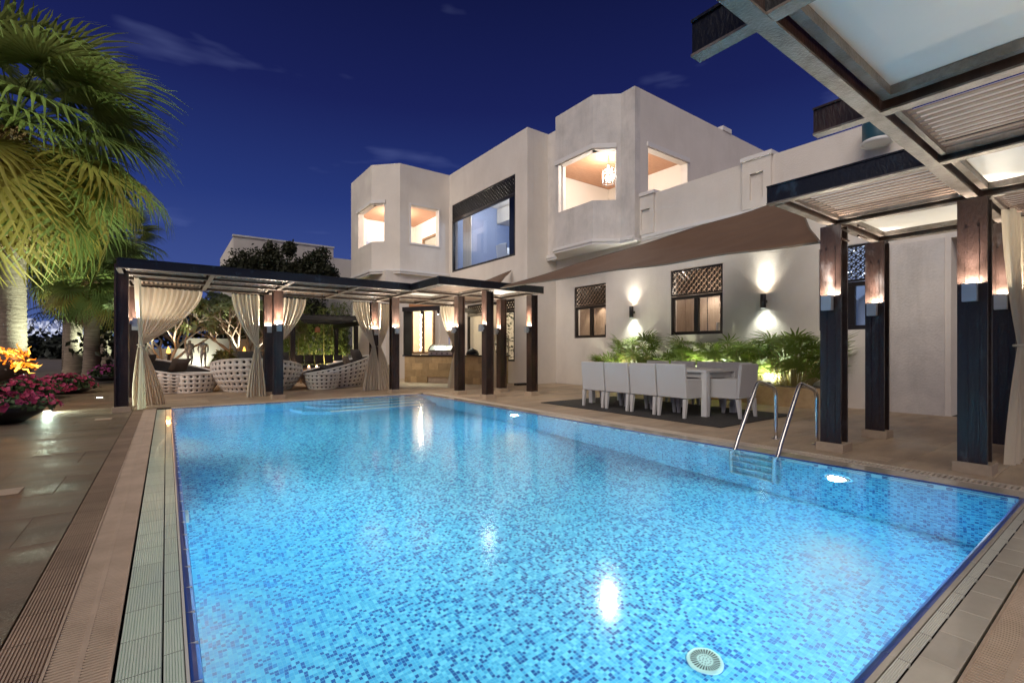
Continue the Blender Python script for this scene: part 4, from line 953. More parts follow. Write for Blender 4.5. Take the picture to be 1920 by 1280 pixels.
# ================================================================ CURTAINS
def curtain(label, top, ztop, tie, bottom, wb, folds, yoff=0.0, name='curtain', wt_tie=0.075, amp=0.032):
    """top = (p0, p1) hung edge; tie = (x, y, z) where it is gathered; bottom = (x, y) centre of the hem"""
    mb = MB(); p0,p1 = Vector(top[0]),Vector(top[1]); d = (p1-p0); W = d.length; d.normalize(); nn = Vector((d.y,-d.x))
    nc = folds*10; rows = 34; ph = random.random()*6
    tt = (tie[2])/ztop
    ct = (p0+p1)/2; ci = Vector((tie[0],tie[1])); cb = Vector(bottom)
    for j in range(rows+1):
        z = ztop*(1-j/rows)+0.004
        if z >= tie[2]:
            u = max(0,(ztop-z)/(ztop-tie[2])); e = u**1.7; c = ct.lerp(ci, e); wd = W*(1-e)+wt_tie*e; am = amp*(1-0.45*u)
        else:
            u = min(1,(tie[2]-z)/tie[2]); e = 1-(1-u)**1.5; c = ci.lerp(cb, u); wd = wt_tie*(1-e)+wb*e; am = amp*(0.55+0.7*u)
        for i in range(nc+1):
            s = i/nc; f = math.sin(2*PI*folds*s+ph)+0.35*math.sin(2*PI*folds*0.37*s+ph*2+z)
            q = c+d*((s-0.5)*wd+0.006*math.sin(2*PI*folds*2*s))+nn*(f*am)
            mb.v.append((q.x,q.y,z+(0.012*math.sin(7*s+ph) if j == rows and z < 0.1 else 0)))
    for j in range(rows):
        for i in range(nc): a = j*(nc+1)+i; mb.f.append((a,a+1,a+nc+2,a+nc+1))
    root = thing(name, label, 'curtain', (cb.x,cb.y,0), 'cream sheer curtains tied back at the pergola posts')
    mb.build('cloth', M['curtain'], root, True)
    tb = MB(); tb.tube([(ci.x+math.cos(k*PI/6)*wt_tie*0.62,ci.y+math.sin(k*PI/6)*0.055,tie[2]) for k in range(13)],0.013,6)
    tb.build('tie_back', M['curtain'], root, True)
    MB().tube([(p0.x,p0.y,ztop+0.005),(p1.x,p1.y,ztop+0.005)],0.009,6).build('rail', M['steel'], root)
    return root
curtain('narrow cream curtain close beside the leftmost steel post', ((-0.44,10.75),(-0.40,11.1)),2.34,(-0.36,11.0,1.12),(-0.36,10.85),0.22,5)
curtain('wide cream curtain swept to the left under the first white roof panel', ((-0.42,11.75),(0.62,11.95)),2.30,(-0.40,11.55,1.16),(-0.26,11.45),0.52,11)
curtain('cream curtain on the left side of the middle pair of posts', ((1.18,12.25),(1.74,12.25)),2.32,(1.68,12.2,1.15),(1.66,12.15),0.40,7)
curtain('cream curtain on the right side of the middle pair of posts', ((2.14,12.3),(2.76,12.3)),2.30,(2.12,12.3,1.2),(2.06,12.35),0.14,7)
curtain('cream curtain left of the post before the right hand sofa', ((3.92,12.4),(4.36,12.4)),2.32,(4.44,12.28,1.16),(4.36,12.25),0.5,6)
curtain('cream curtain crossing over the post before the right hand sofa', ((4.62,12.3),(4.98,12.3)),2.30,(4.60,12.28,1.16),(4.84,12.2),0.42,5)
curtain('cream curtain hanging in front of the grill counter', ((6.30,12.1),(6.82,12.1)),2.32,(6.82,12.08,1.12),(6.72,12.05),0.42,6)
curtain('cream curtain half hidden behind the two right posts of the far pergola', ((7.25,10.9),(7.55,10.9)),2.32,(7.30,10.85,1.2),(7.40,10.9),0.3,5)
curtain('large cream curtain pooling on the paving at the right edge', ((6.14,0.80),(6.92,0.80)),2.33,(6.78,0.79,1.10),(6.70,0.80),0.92,10, amp=0.035)

# ================================================================ SHADE SAIL
t = thing('shade_sail','brown triangular shade sail stretched from the villa wall over the dining table','shade sail',(5.75,2.2,2.2))
def sail(name, A, B, C, sag, n=26, hollow=0.05, parent=None):
    A,B,C = map(Vector,(A,B,C)); mb = MB(); idx = {}; cen = (A+B+C)/3
    for i in range(n+1):
        for j in range(n+1-i):
            a,b = i/n, j/n; c = 1-a-b; p = A*a+B*b+C*c
            e = 4*(a*b*(1-c)**0+b*c*(1-a)**0+a*c*(1-b)**0)
            pull = 4*max(a*b if c < 0.34 else 0, 0)
            # edges curve inward a little, the middle sags and a few creases run from the corners
            edge = max(4*a*b*(1-c*3) if c < 0.33 else 0, 4*b*c*(1-a*3) if a < 0.33 else 0, 4*a*c*(1-b*3) if b < 0.33 else 0)
            p = p.lerp(cen, hollow*edge)
            p = p+Vector((0,0,-sag*27*a*b*c+0.035*math.sin(15*(a-b))*min(1,6*c)*(1-c)**2*(1-(a-b)**2)+0.022*math.sin(21*(b-c))*min(1,6*a)*(1-a)**2+0.02*math.sin(19*(a-c)+1)*min(1,6*b)*(1-b)**2))
            idx[(i,j)] = len(mb.v); mb.v.append(tuple(p))
    for i in range(n):
        for j in range(n-i):
            mb.f.append((idx[(i,j)],idx[(i+1,j)],idx[(i,j+1)]))
            if j < n-i-1: mb.f.append((idx[(i+1,j)],idx[(i+1,j+1)],idx[(i,j+1)]))
    o = mb.build(name, M['sail'], parent, True)
    for ring in ([idx[(i,n-i)] for i in range(n+1)],[idx[(i,0)] for i in range(n+1)],[idx[(0,j)] for j in range(n+1)]):
        MB().tube([mb.v[q] for q in ring],0.014,6).build('hem',M['cushion_tan'],parent,True)
    for k in (0.34,0.67):
        q = [mb.v[idx[(i,round(k*(n-i)))]] for i in range(n)]; MB().tube([(x,y,z-0.004) for x,y,z in q],0.006,5).build('seam',M['cushion_tan'],parent,True)
    return o
cl = sail('cloth',(5.82,8.55,2.40),(10.05,4.05,4.10),(5.80,2.20,2.24),0.10,parent=t)
so = cl.modifiers.new('thickness','SOLIDIFY'); so.thickness = 0.006
def shackle(p, q, name):
    mb = MB(); p,q = Vector(p),Vector(q); n = 4
    for k in range(n):
        a = p.lerp(q,k/n); b = p.lerp(q,(k+1)/n); u = (b-a); s = u.orthogonal().normalized()*0.018; s = Matrix.Rotation(k*PI/2,3,u.normalized()) @ s
        mb.tube([a,a.lerp(b,0.25)+s,a.lerp(b,0.75)+s,b,a.lerp(b,0.75)-s,a.lerp(b,0.25)-s,a],0.006,6,False)
    mb.build(name, M['chrome'], t)
shackle((5.80,2.20,2.24),(5.70,2.12,2.22),'shackle'); shackle((5.82,8.55,2.40),(5.74,8.72,2.36),'shackle')
t2 = thing('shade_sail','tip of a second brown shade sail under the big upstairs window','shade sail',(7.5,11.6,2.9))
cl2 = sail('cloth',(8.96,12.3,3.62),(7.0,10.4,2.62),(6.6,12.6,2.62),0.02,10,parent=t2)
cl2.modifiers.new('thickness','SOLIDIFY').thickness = 0.006
# ================================================================ DINING SET
tag(MB().bev(6.07,8.22,3.50,7.32,0.001,0.014,0.004).build('rug',M['rug'],origin=(7.1,5.4,0)),'charcoal woven rug under the dining table','rug')
t = thing('dining_table','white rectangular dining table among pale woven armchairs','table',(7.25,5.4,0.014))
MB().bev(6.80,7.72,4.16,6.70,0.705,0.745,0.004).build('tabletop',M['table'],t); MB().box(6.86,7.66,4.22,6.64,0.62,0.704).build('apron',M['table'],t)
for x in (6.80,7.63):
    for y in (4.16,6.61): MB().bev(x,x+0.09,y,y+0.09,0.014,0.704,0.004).build('leg',M['table'],t)
def make_chair():
    c = thing('dining_chair','','chair',(0,0,0),'woven armchairs round the dining table')
    # faces +X, back panel at x = -0.28
    b = MB(); b.hexa([(-0.27,-0.265,0.30),(-0.215,-0.265,0.30),(-0.215,0.265,0.30),(-0.27,0.265,0.30),(-0.315,-0.262,0.825),(-0.265,-0.262,0.83),(-0.265,0.262,0.83),(-0.315,0.262,0.825)])
    bo = b.build('backrest',M['chair'],c); bv = bo.modifiers.new('edge','BEVEL'); bv.width = 0.012; bv.segments = 2
    s = MB().box(-0.214,0.27,-0.20,0.20,0.29,0.40).build('seat',M['chair'],c); bv = s.modifiers.new('edge','BEVEL'); bv.width = 0.01; bv.segments = 2
    for k in (-1,1):
        a = MB().hexa([(-0.216,min(k*0.205,k*0.262),0.29),(0.27,min(k*0.205,k*0.262),0.29),(0.27,max(k*0.205,k*0.262),0.29),(-0.216,max(k*0.205,k*0.262),0.29),
                       (-0.24,min(k*0.205,k*0.262),0.60),(0.25,min(k*0.205,k*0.262),0.585),(0.25,max(k*0.205,k*0.262),0.585),(-0.24,max(k*0.205,k*0.262),0.60)]).build('arm',M['chair'],c)
        bv = a.modifiers.new('edge','BEVEL'); bv.width = 0.01; bv.segments = 2
        for x,sp in ((-0.245,-0.03),(0.24,0.015)):
            y = k*0.232; r1,r0 = 0.030,0.020
            MB().hexa([(x+sp-r0,y-r0,0.0),(x+sp+r0,y-r0,0.0),(x+sp+r0,y+r0,0.0),(x+sp-r0,y+r0,0.0),(x-r1,y-r1,0.2895),(x+r1,y-r1,0.2895),(x+r1,y+r1,0.2895),(x-r1,y+r1,0.2895)]).build('leg',M['chair'],c)
    cu = MB().bev(-0.205,0.262,-0.198,0.198,0.4005,0.465,0.02).build('cushion',M['cushion'],c)
    return c
ch0 = make_chair(); used = False
CH = [(6.66,6.20,0,'pale woven armchair with its back to the pool, farthest from the ladder'),
      (6.66,5.62,0,'pale woven armchair with its back to the pool, second in the row from the left'),
      (6.66,5.05,0,'pale woven armchair with its back to the pool, third in the row from the left'),
      (6.66,4.50,0,'pale woven armchair with its back to the pool, next to the table corner leg'),
      (7.90,6.10,PI,'pale woven armchair on the plant side of the table at its far end'),
      (7.90,5.50,PI,'pale woven armchair on the plant side facing the pool, second from the far end'),
      (7.90,4.94,PI,'pale woven armchair on the plant side facing the pool, third from the far end'),
      (7.90,4.42,PI,'pale woven armchair on the plant side nearest the end chair'),
      (7.26,4.02,PI/2,'pale woven armchair at the near end of the dining table')]
for i,(x,y,rz,lab) in enumerate(CH):
    c = ch0 if i == 0 else copy_tree(ch0)
    c.location = (x,y,0.0145); c.rotation_euler = (0,0,rz+random.uniform(-0.06,0.06)); c['label'] = lab

# ================================================================ WICKER LOUNGE
def perforated(nt, nz, rad, height, t=0.022, hole=0.245):
    """bowl wall woven with a round hole in every cell; rad(theta, u), height(theta, u) give the outer surface"""
    mb = MB(); key = {}
    def P(a, u, off):
        r = rad(a,u)-off; return (r*math.cos(a), r*math.sin(a), height(a,u))
    def V(tag_, a, u, off):
        k = (tag_, round(a % (2*PI),5), round(u,5))
        if k not in key: key[k] = len(mb.v); mb.v.append(P(a,u,off))
        return key[k]
    da, du = 2*PI/nt, 1/nz
    for i in range(nt):
        for j in range(nz):
            a0,u0 = i*da, j*du; ac,uc = a0+da/2, u0+du/2
            ring = [(a0,u0),(ac,u0),(a0+da,u0),(a0+da,uc),(a0+da,u0+du),(ac,u0+du),(a0,u0+du),(a0,uc)]
            ang = [-0.75,-0.5,-0.25,0,0.25,0.5,0.75,1.0]
            hol = [(ac+da*hole*math.cos(PI*w),uc+du*hole*0.95*math.sin(PI*w)) for w in ang]
            o = [V('o',a,u,0) for a,u in ring]; h = [V('h',a,u,0.004) for a,u in hol]
            oi = [V('oi',a,u,t) for a,u in ring]; hi = [V('hi',a,u,t) for a,u in hol]
            for k in range(8):
                k2 = (k+1)%8
                mb.f += [(o[k],o[k2],h[k2],h[k]),(oi[k2],oi[k],hi[k],hi[k2]),(h[k],h[k2],hi[k2],hi[k])]
    return mb
def shift(mb, x, y, rz):
    c,s = math.cos(rz),math.sin(rz); mb.v = [(x+a*c-b*s, y+a*s+b*c, z) for a,b,z in mb.v]; return mb
def rim_pts(rad, height, n=48): return [(rad(2*PI*k/n,1)*math.cos(2*PI*k/n)-0.0, rad(2*PI*k/n,1)*math.sin(2*PI*k/n), height(2*PI*k/n,1)) for k in range(n+1)]
def bowl(name, label, cat, x, y, rz, R1, R0, hfun, nt, nz, group, seat_h):
    bulge = lambda u: R0+(R1-R0)*math.sin(u*PI/2)**0.9
    rad = lambda a,u: bulge(u)*(1-0.04*u*u*u)
    height = lambda a,u: 0.02+u*(hfun(a)-0.02)
    t = thing(name, label, cat, (x,y,0), group)
    sh = shift(perforated(nt,nz,rad,height),x,y,rz).build('woven_shell',M['wicker'],t,True)
    ln = MB(); NL = 40
    for j in range(7):
        u = 0.03+0.93*j/6
        for i in range(NL): a = 2*PI*i/NL; r = rad(a,u)-0.045; ln.v.append((r*math.cos(a),r*math.sin(a),height(a,u)))
    for j in range(6):
        for i in range(NL): ln.f.append((j*NL+i,j*NL+(i+1)%NL,(j+1)*NL+(i+1)%NL,(j+1)*NL+i))
    shift(ln,x,y,rz).build('lining',M['cushion'],t,True)
    rm = MB().tube(rim_pts(lambda a,u: rad(a,1)-0.012,height),0.024,8,False); shift(rm,x,y,rz).build('rim',M['wicker'],t,True)
    bs = MB().lathe([(R0-0.03,0.0),(R0,0.02),(R0-0.03,0.05)],0,0,28); shift(bs,x,y,rz).build('base_ring',M['wicker'],t,True)
    hm = hfun(0); cr_ = lambda z: bulge(max(0,(z-0.02)/(hm-0.02)))-0.07
    inn = MB().lathe([(cr_(seat_h-0.12),seat_h-0.12),(cr_(seat_h-0.03),seat_h-0.03),(cr_(seat_h-0.03)-0.03,seat_h+0.03),(0.05,seat_h+0.05)],0,0,28)
    shift(inn,x,y,rz).build('seat_cushion',M['cushion'],t,True)
    return t
def pillow(label, x, y, z, w, h, yaw, tilt, m, thick=0.09):
    mb = MB(); n = 8
    Rm = Matrix.Rotation(yaw,3,'Z') @ Matrix.Rotation(tilt,3,'Y')
    for sgn in (1,-1):
        b = len(mb.v)
        for i in range(n+1):
            for j in range(n+1):
                u,v = i/n*2-1, j/n*2-1; k = ((1-u**4)*(1-v**4))**0.5; pin = 1-0.05*(1-abs(u))*abs(v)
                p = Rm @ Vector((sgn*thick*k, u*w/2*(1-0.06*(1-v*v)), v*h/2*(1-0.06*(1-u*u))))
                mb.v.append((x+p.x,y+p.y,z+p.z))
        for i in range(n):
            for j in range(n):
                a = b+i*(n+1)+j; q = (a,a+1,a+n+2,a+n+1); mb.f.append(q if sgn < 0 else q[::-1])
    tag(mb.build('pillow',m,None,True,origin=(x,y,z-h/2)),label,'pillow','loose pillows on the wicker seats')
GS = 'white woven lounge seats with round holes'
slope = lambda lo,hi,p=1.2: (lambda a: lo+(hi-lo)*((1+math.cos(a))/2)**p)
bowl('wicker_sofa','round white woven sofa at the left with its high side against the swept curtain','sofa',0.12,15.0,R(150),1.12,0.88,slope(0.40,0.88),40,6,GS,0.36)
bowl('wicker_sofa','round white woven sofa in the middle seen from its high back','sofa',1.97,14.15,R(-110),1.12,0.80,slope(0.42,0.84,0.9),42,6,GS,0.36)
bowl('wicker_sofa','round white woven sofa at the right opening to the left','sofa',4.05,14.35,R(-5),1.02,0.80,slope(0.40,0.90),40,6,GS,0.36)
bowl('wicker_pouf','low round white woven pouf in front of the left sofa','pouf',0.55,14.35,0,0.53,0.42,lambda a:0.47,24,4,GS,0.40)
bowl('wicker_pouf','low round white woven pouf in front of the right sofa','pouf',3.45,13.52,0,0.46,0.36,lambda a:0.42,22,4,GS,0.36)
pillow('dark pillow leaning at the high end of the left sofa',-0.45,15.25,0.74,0.62,0.5,R(150),R(-30),M['cushion'])
pillow('taupe pillow in the middle of the left sofa',0.28,15.5,0.66,0.5,0.44,R(120),R(-35),M['cushion_tan'])
pillow('wide dark pillow showing above the back of the middle sofa',1.85,13.75,0.84,0.8,0.42,R(-100),R(-15),M['cushion'])
pillow('dark pillow at the right end of the middle sofa back',2.5,14.0,0.82,0.5,0.4,R(-70),R(-15),M['cushion'])
pillow('taupe pillow leaning upright in the right sofa',4.25,13.95,0.70,0.46,0.44,R(-20),R(-25),M['cushion_tan'])
pillow('black pillow lying low in the right sofa',3.75,14.2,0.52,0.6,0.42,R(-20),R(-62),M['cushion'])
pillow('large black pillow against the high back of the right sofa',4.7,14.4,0.82,0.75,0.6,R(0),R(-20),M['cushion'])

# ================================================================ GRILL COUNTER
t = thing('grill_counter','sandstone clad outdoor kitchen counter with black granite top','counter',(7.2,13.2,0))
bp0,bp1 = Vector((6.42,14.85)),Vector((8.16,11.86)); bd = (bp1-bp0).normalized(); bn = Vector((-bd.y,bd.x)); 
if bn.x < 0: bn = -bn
BL = (bp1-bp0).length
def bq(s, w): q = bp0+bd*s+bn*w; return (q.x,q.y)
MB().prism([bq(0.03,0.04),bq(BL-0.03,0.04),bq(BL-0.03,0.72),bq(0.03,0.72)],0,0.86).build('core',M['plinth'],t)
MB().prism([bq(-0.06,-0.04),bq(BL+0.06,-0.04),bq(BL+0.06,0.78),bq(-0.06,0.78)],0.861,0.905).build('worktop',M['granite'],t)
rows = [0.0,0.2,0.42,0.64,0.86]; 
for j in range(4):
    s = 0.0 + (0.0 if j%2 else -0.0); k = 0
    s = 0
    while s < BL-0.02:
        l = random.choice((0.30,0.36,0.42,0.24)) ; e = min(BL, s+l)
        if BL-e < 0.14: e = BL
        if not (j == 0 and 0.7 < (s+e)/2 < 1.7):
            MB().prism([bq(s+0.003,0.0-random.random()*0.006),bq(e-0.003,0.0-random.random()*0.006),bq(e-0.003,0.039),bq(s+0.003,0.039)],rows[j]+0.002,rows[j+1]-0.002).build('cladding_stone',M['bar_stone'],t)
        s = e
for j in range(4):
    for a,b in ((0.003,0.36),(0.366,0.72)):
        MB().prism([bq(BL-0.03,a),bq(BL+0.004,a),bq(BL+0.004,b),bq(BL-0.03,b)],rows[j]+0.002,rows[j+1]-0.002).build('cladding_stone',M['bar_stone'],t)
gt = thing('grill','stainless steel grill with a domed lid on the counter','grill',(*bq(1.25,0.4),0.906))
def bbox_prism(mb, s0,s1, prof):
    """profile (w, z) swept along the counter from s0 to s1"""
    n = len(prof); vs = [(*bq(s0,w),z) for w,z in prof]+[(*bq(s1,w),z) for w,z in prof]
    return mb.add(vs,[tuple(range(n)),tuple(range(2*n-1,n-1,-1))]+[(i,(i+1)%n,n+(i+1)%n,n+i) for i in range(n)])
bbox_prism(MB(),0.85,1.75,[(0.12,0.907),(0.70,0.907),(0.70,1.0),(0.12,1.0)]).build('body',M['bbq'],gt)
bbox_prism(MB(),0.88,1.72,[(0.14,1.002),(0.12,1.06),(0.24,1.20),(0.38,1.25),(0.62,1.23),(0.68,1.15),(0.68,1.002)]).build('lid',M['bbq'],gt)
for s in (0.846,1.722): bbox_prism(MB(),s,s+0.03,[(0.135,1.002),(0.11,1.07),(0.235,1.212),(0.38,1.262),(0.63,1.24),(0.69,1.15),(0.69,1.002)]).build('lid_side',M['granite'],gt)
MB().tube([(*bq(1.05,0.15),1.13),(*bq(1.05,0.11),1.15),(*bq(1.55,0.11),1.15),(*bq(1.55,0.15),1.13)],0.012,8).build('handle',M['chrome'],gt)
for k in range(4): 
    x,y = bq(1.0+k*0.2,0.10); MB().tube([(x,y,0.955),(x-bn.x*0.03,y-bn.y*0.03,0.955)],0.022,10).build('knob',M['frame'],gt)
b2 = thing('wok_burner','black side burner with a covered pan on the counter','burner',(*bq(2.35,0.4),0.906))
x,y = bq(2.35,0.4); MB().lathe([(0.2,0.907),(0.22,0.95),(0.20,0.96)],x,y,18).build('pan',M['granite'],b2,True); MB().lathe([(0.21,0.961),(0.16,1.06),(0.05,1.11),(0.02,1.14)],x,y,18).build('lid',M['frame'],b2,True)
# canopy frame with spots above the counter
t = thing('counter_canopy','black steel canopy frame with small spotlights over the grill counter','canopy',(6.6,14.7,0))
x0,y0 = bq(0.05,0.1)
MB().box(x0-0.13,x0+0.13,y0-0.05,y0+0.05,0.906,2.35).build('post',M['frame'],t)
x1,y1 = bq(1.6,0.1)
bb = MB(); bb.prism([bq(-0.1,0.0),bq(1.62,0.0),bq(1.62,0.2),bq(-0.1,0.2)],2.352,2.50); bb.build('beam',M['frame'],t)
MB().prism([bq(1.622,-0.02),bq(1.76,-0.02),bq(1.76,0.22),bq(1.622,0.22)],2.26,2.52).build('speaker_box',M['frame'],t)
MB().prism([bq(1.64,0.22),bq(1.74,0.22),bq(1.74,1.9),bq(1.64,1.9)],2.352,2.50).build('beam',M['frame'],t)
for s,wd in ((0.62,0.1),(1.25,0.1),(1.69,0.9)):
    x,y = bq(s,wd); MB().lathe([(0.035,2.23),(0.04,2.25),(0.04,2.351)],x,y,12).build('spotlight',M['frame'],t,True)
    MB().lathe([(0.03,2.229),(0.002,2.229)],x,y,10,False).build('lens',M['lens_cool'],t)
    lamp('SPOT',(x,y,2.22),36,(0.92,1.0,0.82),(x,y,0),0.02,R(95),0.6)
t = thing('floor_box','low dark drain box by the villa wall behind the posts','box',(8.6,11.4,0)); MB().bev(8.45,8.85,11.3,11.45,0,0.07,0.01).build('lid',M['frame'],t); MB().box(8.46,8.84,11.29,11.299,0.01,0.05).build('slot',M['dark'],t)

# ================================================================ SUNKEN LOUNGE, GARDEN WALL, STATUES, TORCHES
GW = thing('garden_wall','low white garden wall behind the lounge with a raised right part','wall',(0,19.9,0))
MB().box(-0.75,0.55,19.9,20.1,0,1.12).build('low_part',M['white_wall'],GW); MB().box(0.551,3.1,19.88,20.12,0,1.48).build('raised_part',M['white_wall'],GW)
bw = thing('bench_ledge','long brown timber ledge in front of the white garden wall','bench',(0.8,18.6,0))
MB().box(-0.9,2.9,18.3,18.75,0.44,0.52).build('top',M['wood'],bw)
for x in (-0.8,0.4,1.6,2.75): MB().box(x,x+0.08,18.33,18.72,0,0.439).build('support',M['wood'],bw)
MB().box(-0.85,2.85,18.70,18.73,0.08,0.40).build('back_board',M['wood'],bw)
def statue(x, y, z0, label, ph):
    root = thing('wire_statue',label,'statue',(x,y,z0),'silvery standing figures by the garden wall')
    H = 1.02
    pts = {'pel':(0,0,0.50),'bel':(0.0,0,0.58),'che':(0.01,0,0.70),'nec':(0.0,0,0.80),'hea':(0.01,0,0.90),
           'hl':(0,0.055,0.47),'kl':(0.02,0.06+ph*0.02,0.26),'al':(-0.01,0.06,0.04),'tl':(0.05,0.065,0.015),
           'hr':(0,-0.055,0.47),'kr':(0.0,-0.06,0.26),'ar':(-0.02,-0.055,0.04),'tr':(0.04,-0.06,0.015),
           'sl':(0,0.12,0.765),'el':(-0.02,0.15,0.61),'wl':(0.03,0.13+ph*0.02,0.47),'sr':(0,-0.12,0.765),'er':(-0.02,-0.15,0.61),'wr':(0.03,-0.14,0.47)}
    rad = dict(pel=.075,bel=.062,che=.08,nec=.032,hea=.058,hl=.055,kl=.035,al=.022,tl=.018,hr=.055,kr=.035,ar=.022,tr=.018,sl=.036,el=.025,wl=.018,sr=.036,er=.025,wr=.018)
    ed = 'pel-bel bel-che che-nec nec-hea pel-hl hl-kl kl-al al-tl pel-hr hr-kr kr-ar ar-tr che-sl sl-el el-wl che-sr sr-er er-wr'.split()
    ks = list(pts); me = bpy.data.meshes.new('figure'); me.from_pydata([pts[k] for k in ks],[tuple(ks.index(q) for q in e.split('-')) for e in ed],[])
    o = bpy.data.objects.new('figure',me); COL.objects.link(o); o.parent = root
    sk = o.modifiers.new('skin','SKIN'); sk.use_smooth_shade = True
    for i,k in enumerate(ks): me.skin_vertices[0].data[i].radius = (rad[k],rad[k])
    me.skin_vertices[0].data[0].use_root = True
    ss = o.modifiers.new('sub','SUBSURF'); ss.levels = ss.render_levels = 1
    me.materials.append(M['statue']); root.rotation_euler = (0,0,R(-60)+ph*0.3)
    bsm = MB().bev(-0.16,0.16,-0.16,0.16,-0.50,0.0,0.01).build('pedestal',M['plinth'],root,origin=(0,0,0)) ; bsm.location = (0,0,0)
statue(0.62,18.9,0.50,'silvery standing figure nearer the left torch',0.6)
statue(1.00,18.9,0.50,'brighter silvery standing figure before the raised white wall',-0.8)
def torch(x, y, h, label):
    t = thing('garden_torch',label,'torch',(x,y,0),'burning garden torches behind the sofas')
    MB().tube([(x,y,0),(x,y,h)],[0.022,0.022],8).build('pole',M['iron'],t)
    MB().lathe([(0.02,h),(0.04,h+0.04),(0.075,h+0.22),(0.085,h+0.24)],x,y,12).build('cup',M['iron'],t,True)
    MB().lathe([(0.03,h+0.24),(0.055,h+0.28),(0.035,h+0.36),(0.004,h+0.46)],x,y,10).build('flame',M['flame_core'],t,True)
    lamp('POINT',(x,y-0.02,h+0.42),14,(1,0.45,0.12),size=0.05)
torch(0.05,18.0,0.72,'flaming torch left of the silvery figures')
torch(2.05,17.6,0.72,'flaming torch behind the middle sofa')
# benches and candles of the sunken lounge
t = thing('lounge_bench','dark cushioned bench along the bamboo in the sunken lounge','bench',(4.6,19.0,0))
MB().box(3.4,5.7,18.6,19.2,0,0.40).build('base',M['wood'],t); MB().bev(3.42,5.68,18.6,19.18,0.401,0.50,0.02).build('seat_cushion',M['cushion'],t)
for k in range(6): pillow(('taupe','black','charcoal','dark grey','soft black','dusky')[k]+' pillow on the far bench, number %s from the left pergola post'%('one','two','three','four','five','six')[k],3.65+k*0.36,19.0,0.72,0.34,0.36,R(-90),R(-15),M['cushion_tan'] if k in (0,) else M['cushion'],0.07)
t = thing('low_table','pale stone block table beside the right hand sofa','table',(4.9,16.2,0)); MB().bev(4.6,5.5,16.0,16.5,0.0,0.66,0.01).build('block',M['bar_stone'],t); MB().bev(4.57,5.53,15.97,16.53,0.661,0.70,0.005).build('top',M['trim'],t)
t = thing('candle_table','low dark table with a timber edge in the sunken lounge','table',(3.9,16.4,0)); MB().bev(3.35,4.45,16.1,16.8,0.36,0.43,0.01).build('top',M['wood'],t)
for x in (3.45,4.3):
    for y in (16.2,16.7): MB().box(x,x+0.06,y-0.03,y+0.03,0,0.359).build('leg',M['wood'],t)
for k,(x,y,l) in enumerate(((3.75,16.35,'left'),(3.98,16.3,'middle'),(4.3,16.4,'right'))):
    t = thing('candle','%s one of three lit candle cups on the low table'%l,'candle',(x,y,0.431),'lit candles on the low table')
    MB().lathe([(0.045,0.432),(0.055,0.50)],x,y,12).build('cup',M['poly'],t,True); MB().lathe([(0.022,0.505),(0.03,0.53),(0.004,0.58)],x,y,8).build('flame',M['candle'],t,True)
    lamp('POINT',(x,y,0.60),1.5,(1,0.6,0.35),size=0.03)
t = thing('terracotta_pot','square terracotta planter behind the crossing curtain','planter',(5.2,13.6,0)); MB().hexa([(5.05,13.45,0.0),(5.3,13.45,0.0),(5.3,13.7,0.0),(5.05,13.7,0.0),(5.0,13.4,0.62),(5.35,13.4,0.62),(5.35,13.75,0.62),(5.0,13.75,0.62)]).build('pot',M['terracotta'],t)
# ================================================================ PLANTER AND LADY PALMS
t = thing('planter','long low honey stone planter with a rounded end under the dining windows','planter',(9.8,6,0))
pl = [(10.02,9.2),(9.62,9.2),(9.50,5.3)]
for k in range(9):
    a = R(180)+k/8*R(95); pl.append((9.78+0.36*math.cos(a)*1.15, 4.15+0.78*math.sin(a)))
pl.append((10.02,3.38))
MB().prism(pl,0,0.36).build('wall',M['bar_stone'],t)
MB().prism([(x+(0.05 if x < 9.9 else -0.02),y) for x,y in pl],0.361,0.372).build('soil',M['ground'],t)
def rhapis(x, y, z, h, spread, n, label, seed):
    n = int(n*1.6)
    rr = random.Random(seed); t = thing('lady_palm',label,'plant',(x,y,z),'lady palms in the long planter')
    st = MB(); lf = MB()
    for k in range(n):
        a = rr.uniform(0,2*PI); r0 = spread*0.45*rr.random()**0.5; hh = h*rr.uniform(0.22,1.0); r1 = r0+spread*rr.uniform(0.15,0.75)
        b = Vector((x+r0*math.cos(a)*0.7,y+r0*math.sin(a),z)); c = Vector((x+min(r1*math.cos(a)*0.75,10.05-x-0.06 if r1*math.cos(a) > 0 else 9),y+r1*math.sin(a),z+hh))
        mid = (b+c)/2+Vector((0,0,hh*0.15)); st.tube([b,mid,c],[0.009,0.007,0.004],5,False)
        out = (c-b); out.z = 0; out = out.normalized() if out.length > 0.01 else Vector((1,0,0))
        ax = (out*0.8+Vector((0,0,rr.uniform(0.15,1.1)))).normalized(); sd = ax.cross(Vector((0,0,1))).normalized(); up = sd.cross(ax)
        m = rr.randint(8,11); L = rr.uniform(0.27,0.40)
        for q in range(m):
            w = R(-115)+R(230)*q/(m-1)+rr.uniform(-.06,.06); d = (ax*math.cos(w)+sd*math.sin(w)).normalized(); l = L*(0.72+0.28*math.cos(w*0.7)); n_ = d.cross(up).normalized()*0.021
            p1 = c+d*l*0.5+up*0.015; p2 = c+d*l-up*l*0.10*rr.uniform(0.2,1.6)
            for pt in (p1,p2): pt.x = min(pt.x,10.08)
            lf.add([c-n_*0.25,c+n_*0.25,p1+n_,p1-n_,p2+n_*0.25,p2-n_*0.25],[(0,1,2,3),(3,2,4,5)])
    st.build('stem',M['cane'],t); lf.build('foliage',M['leaf_rhapis'],t)
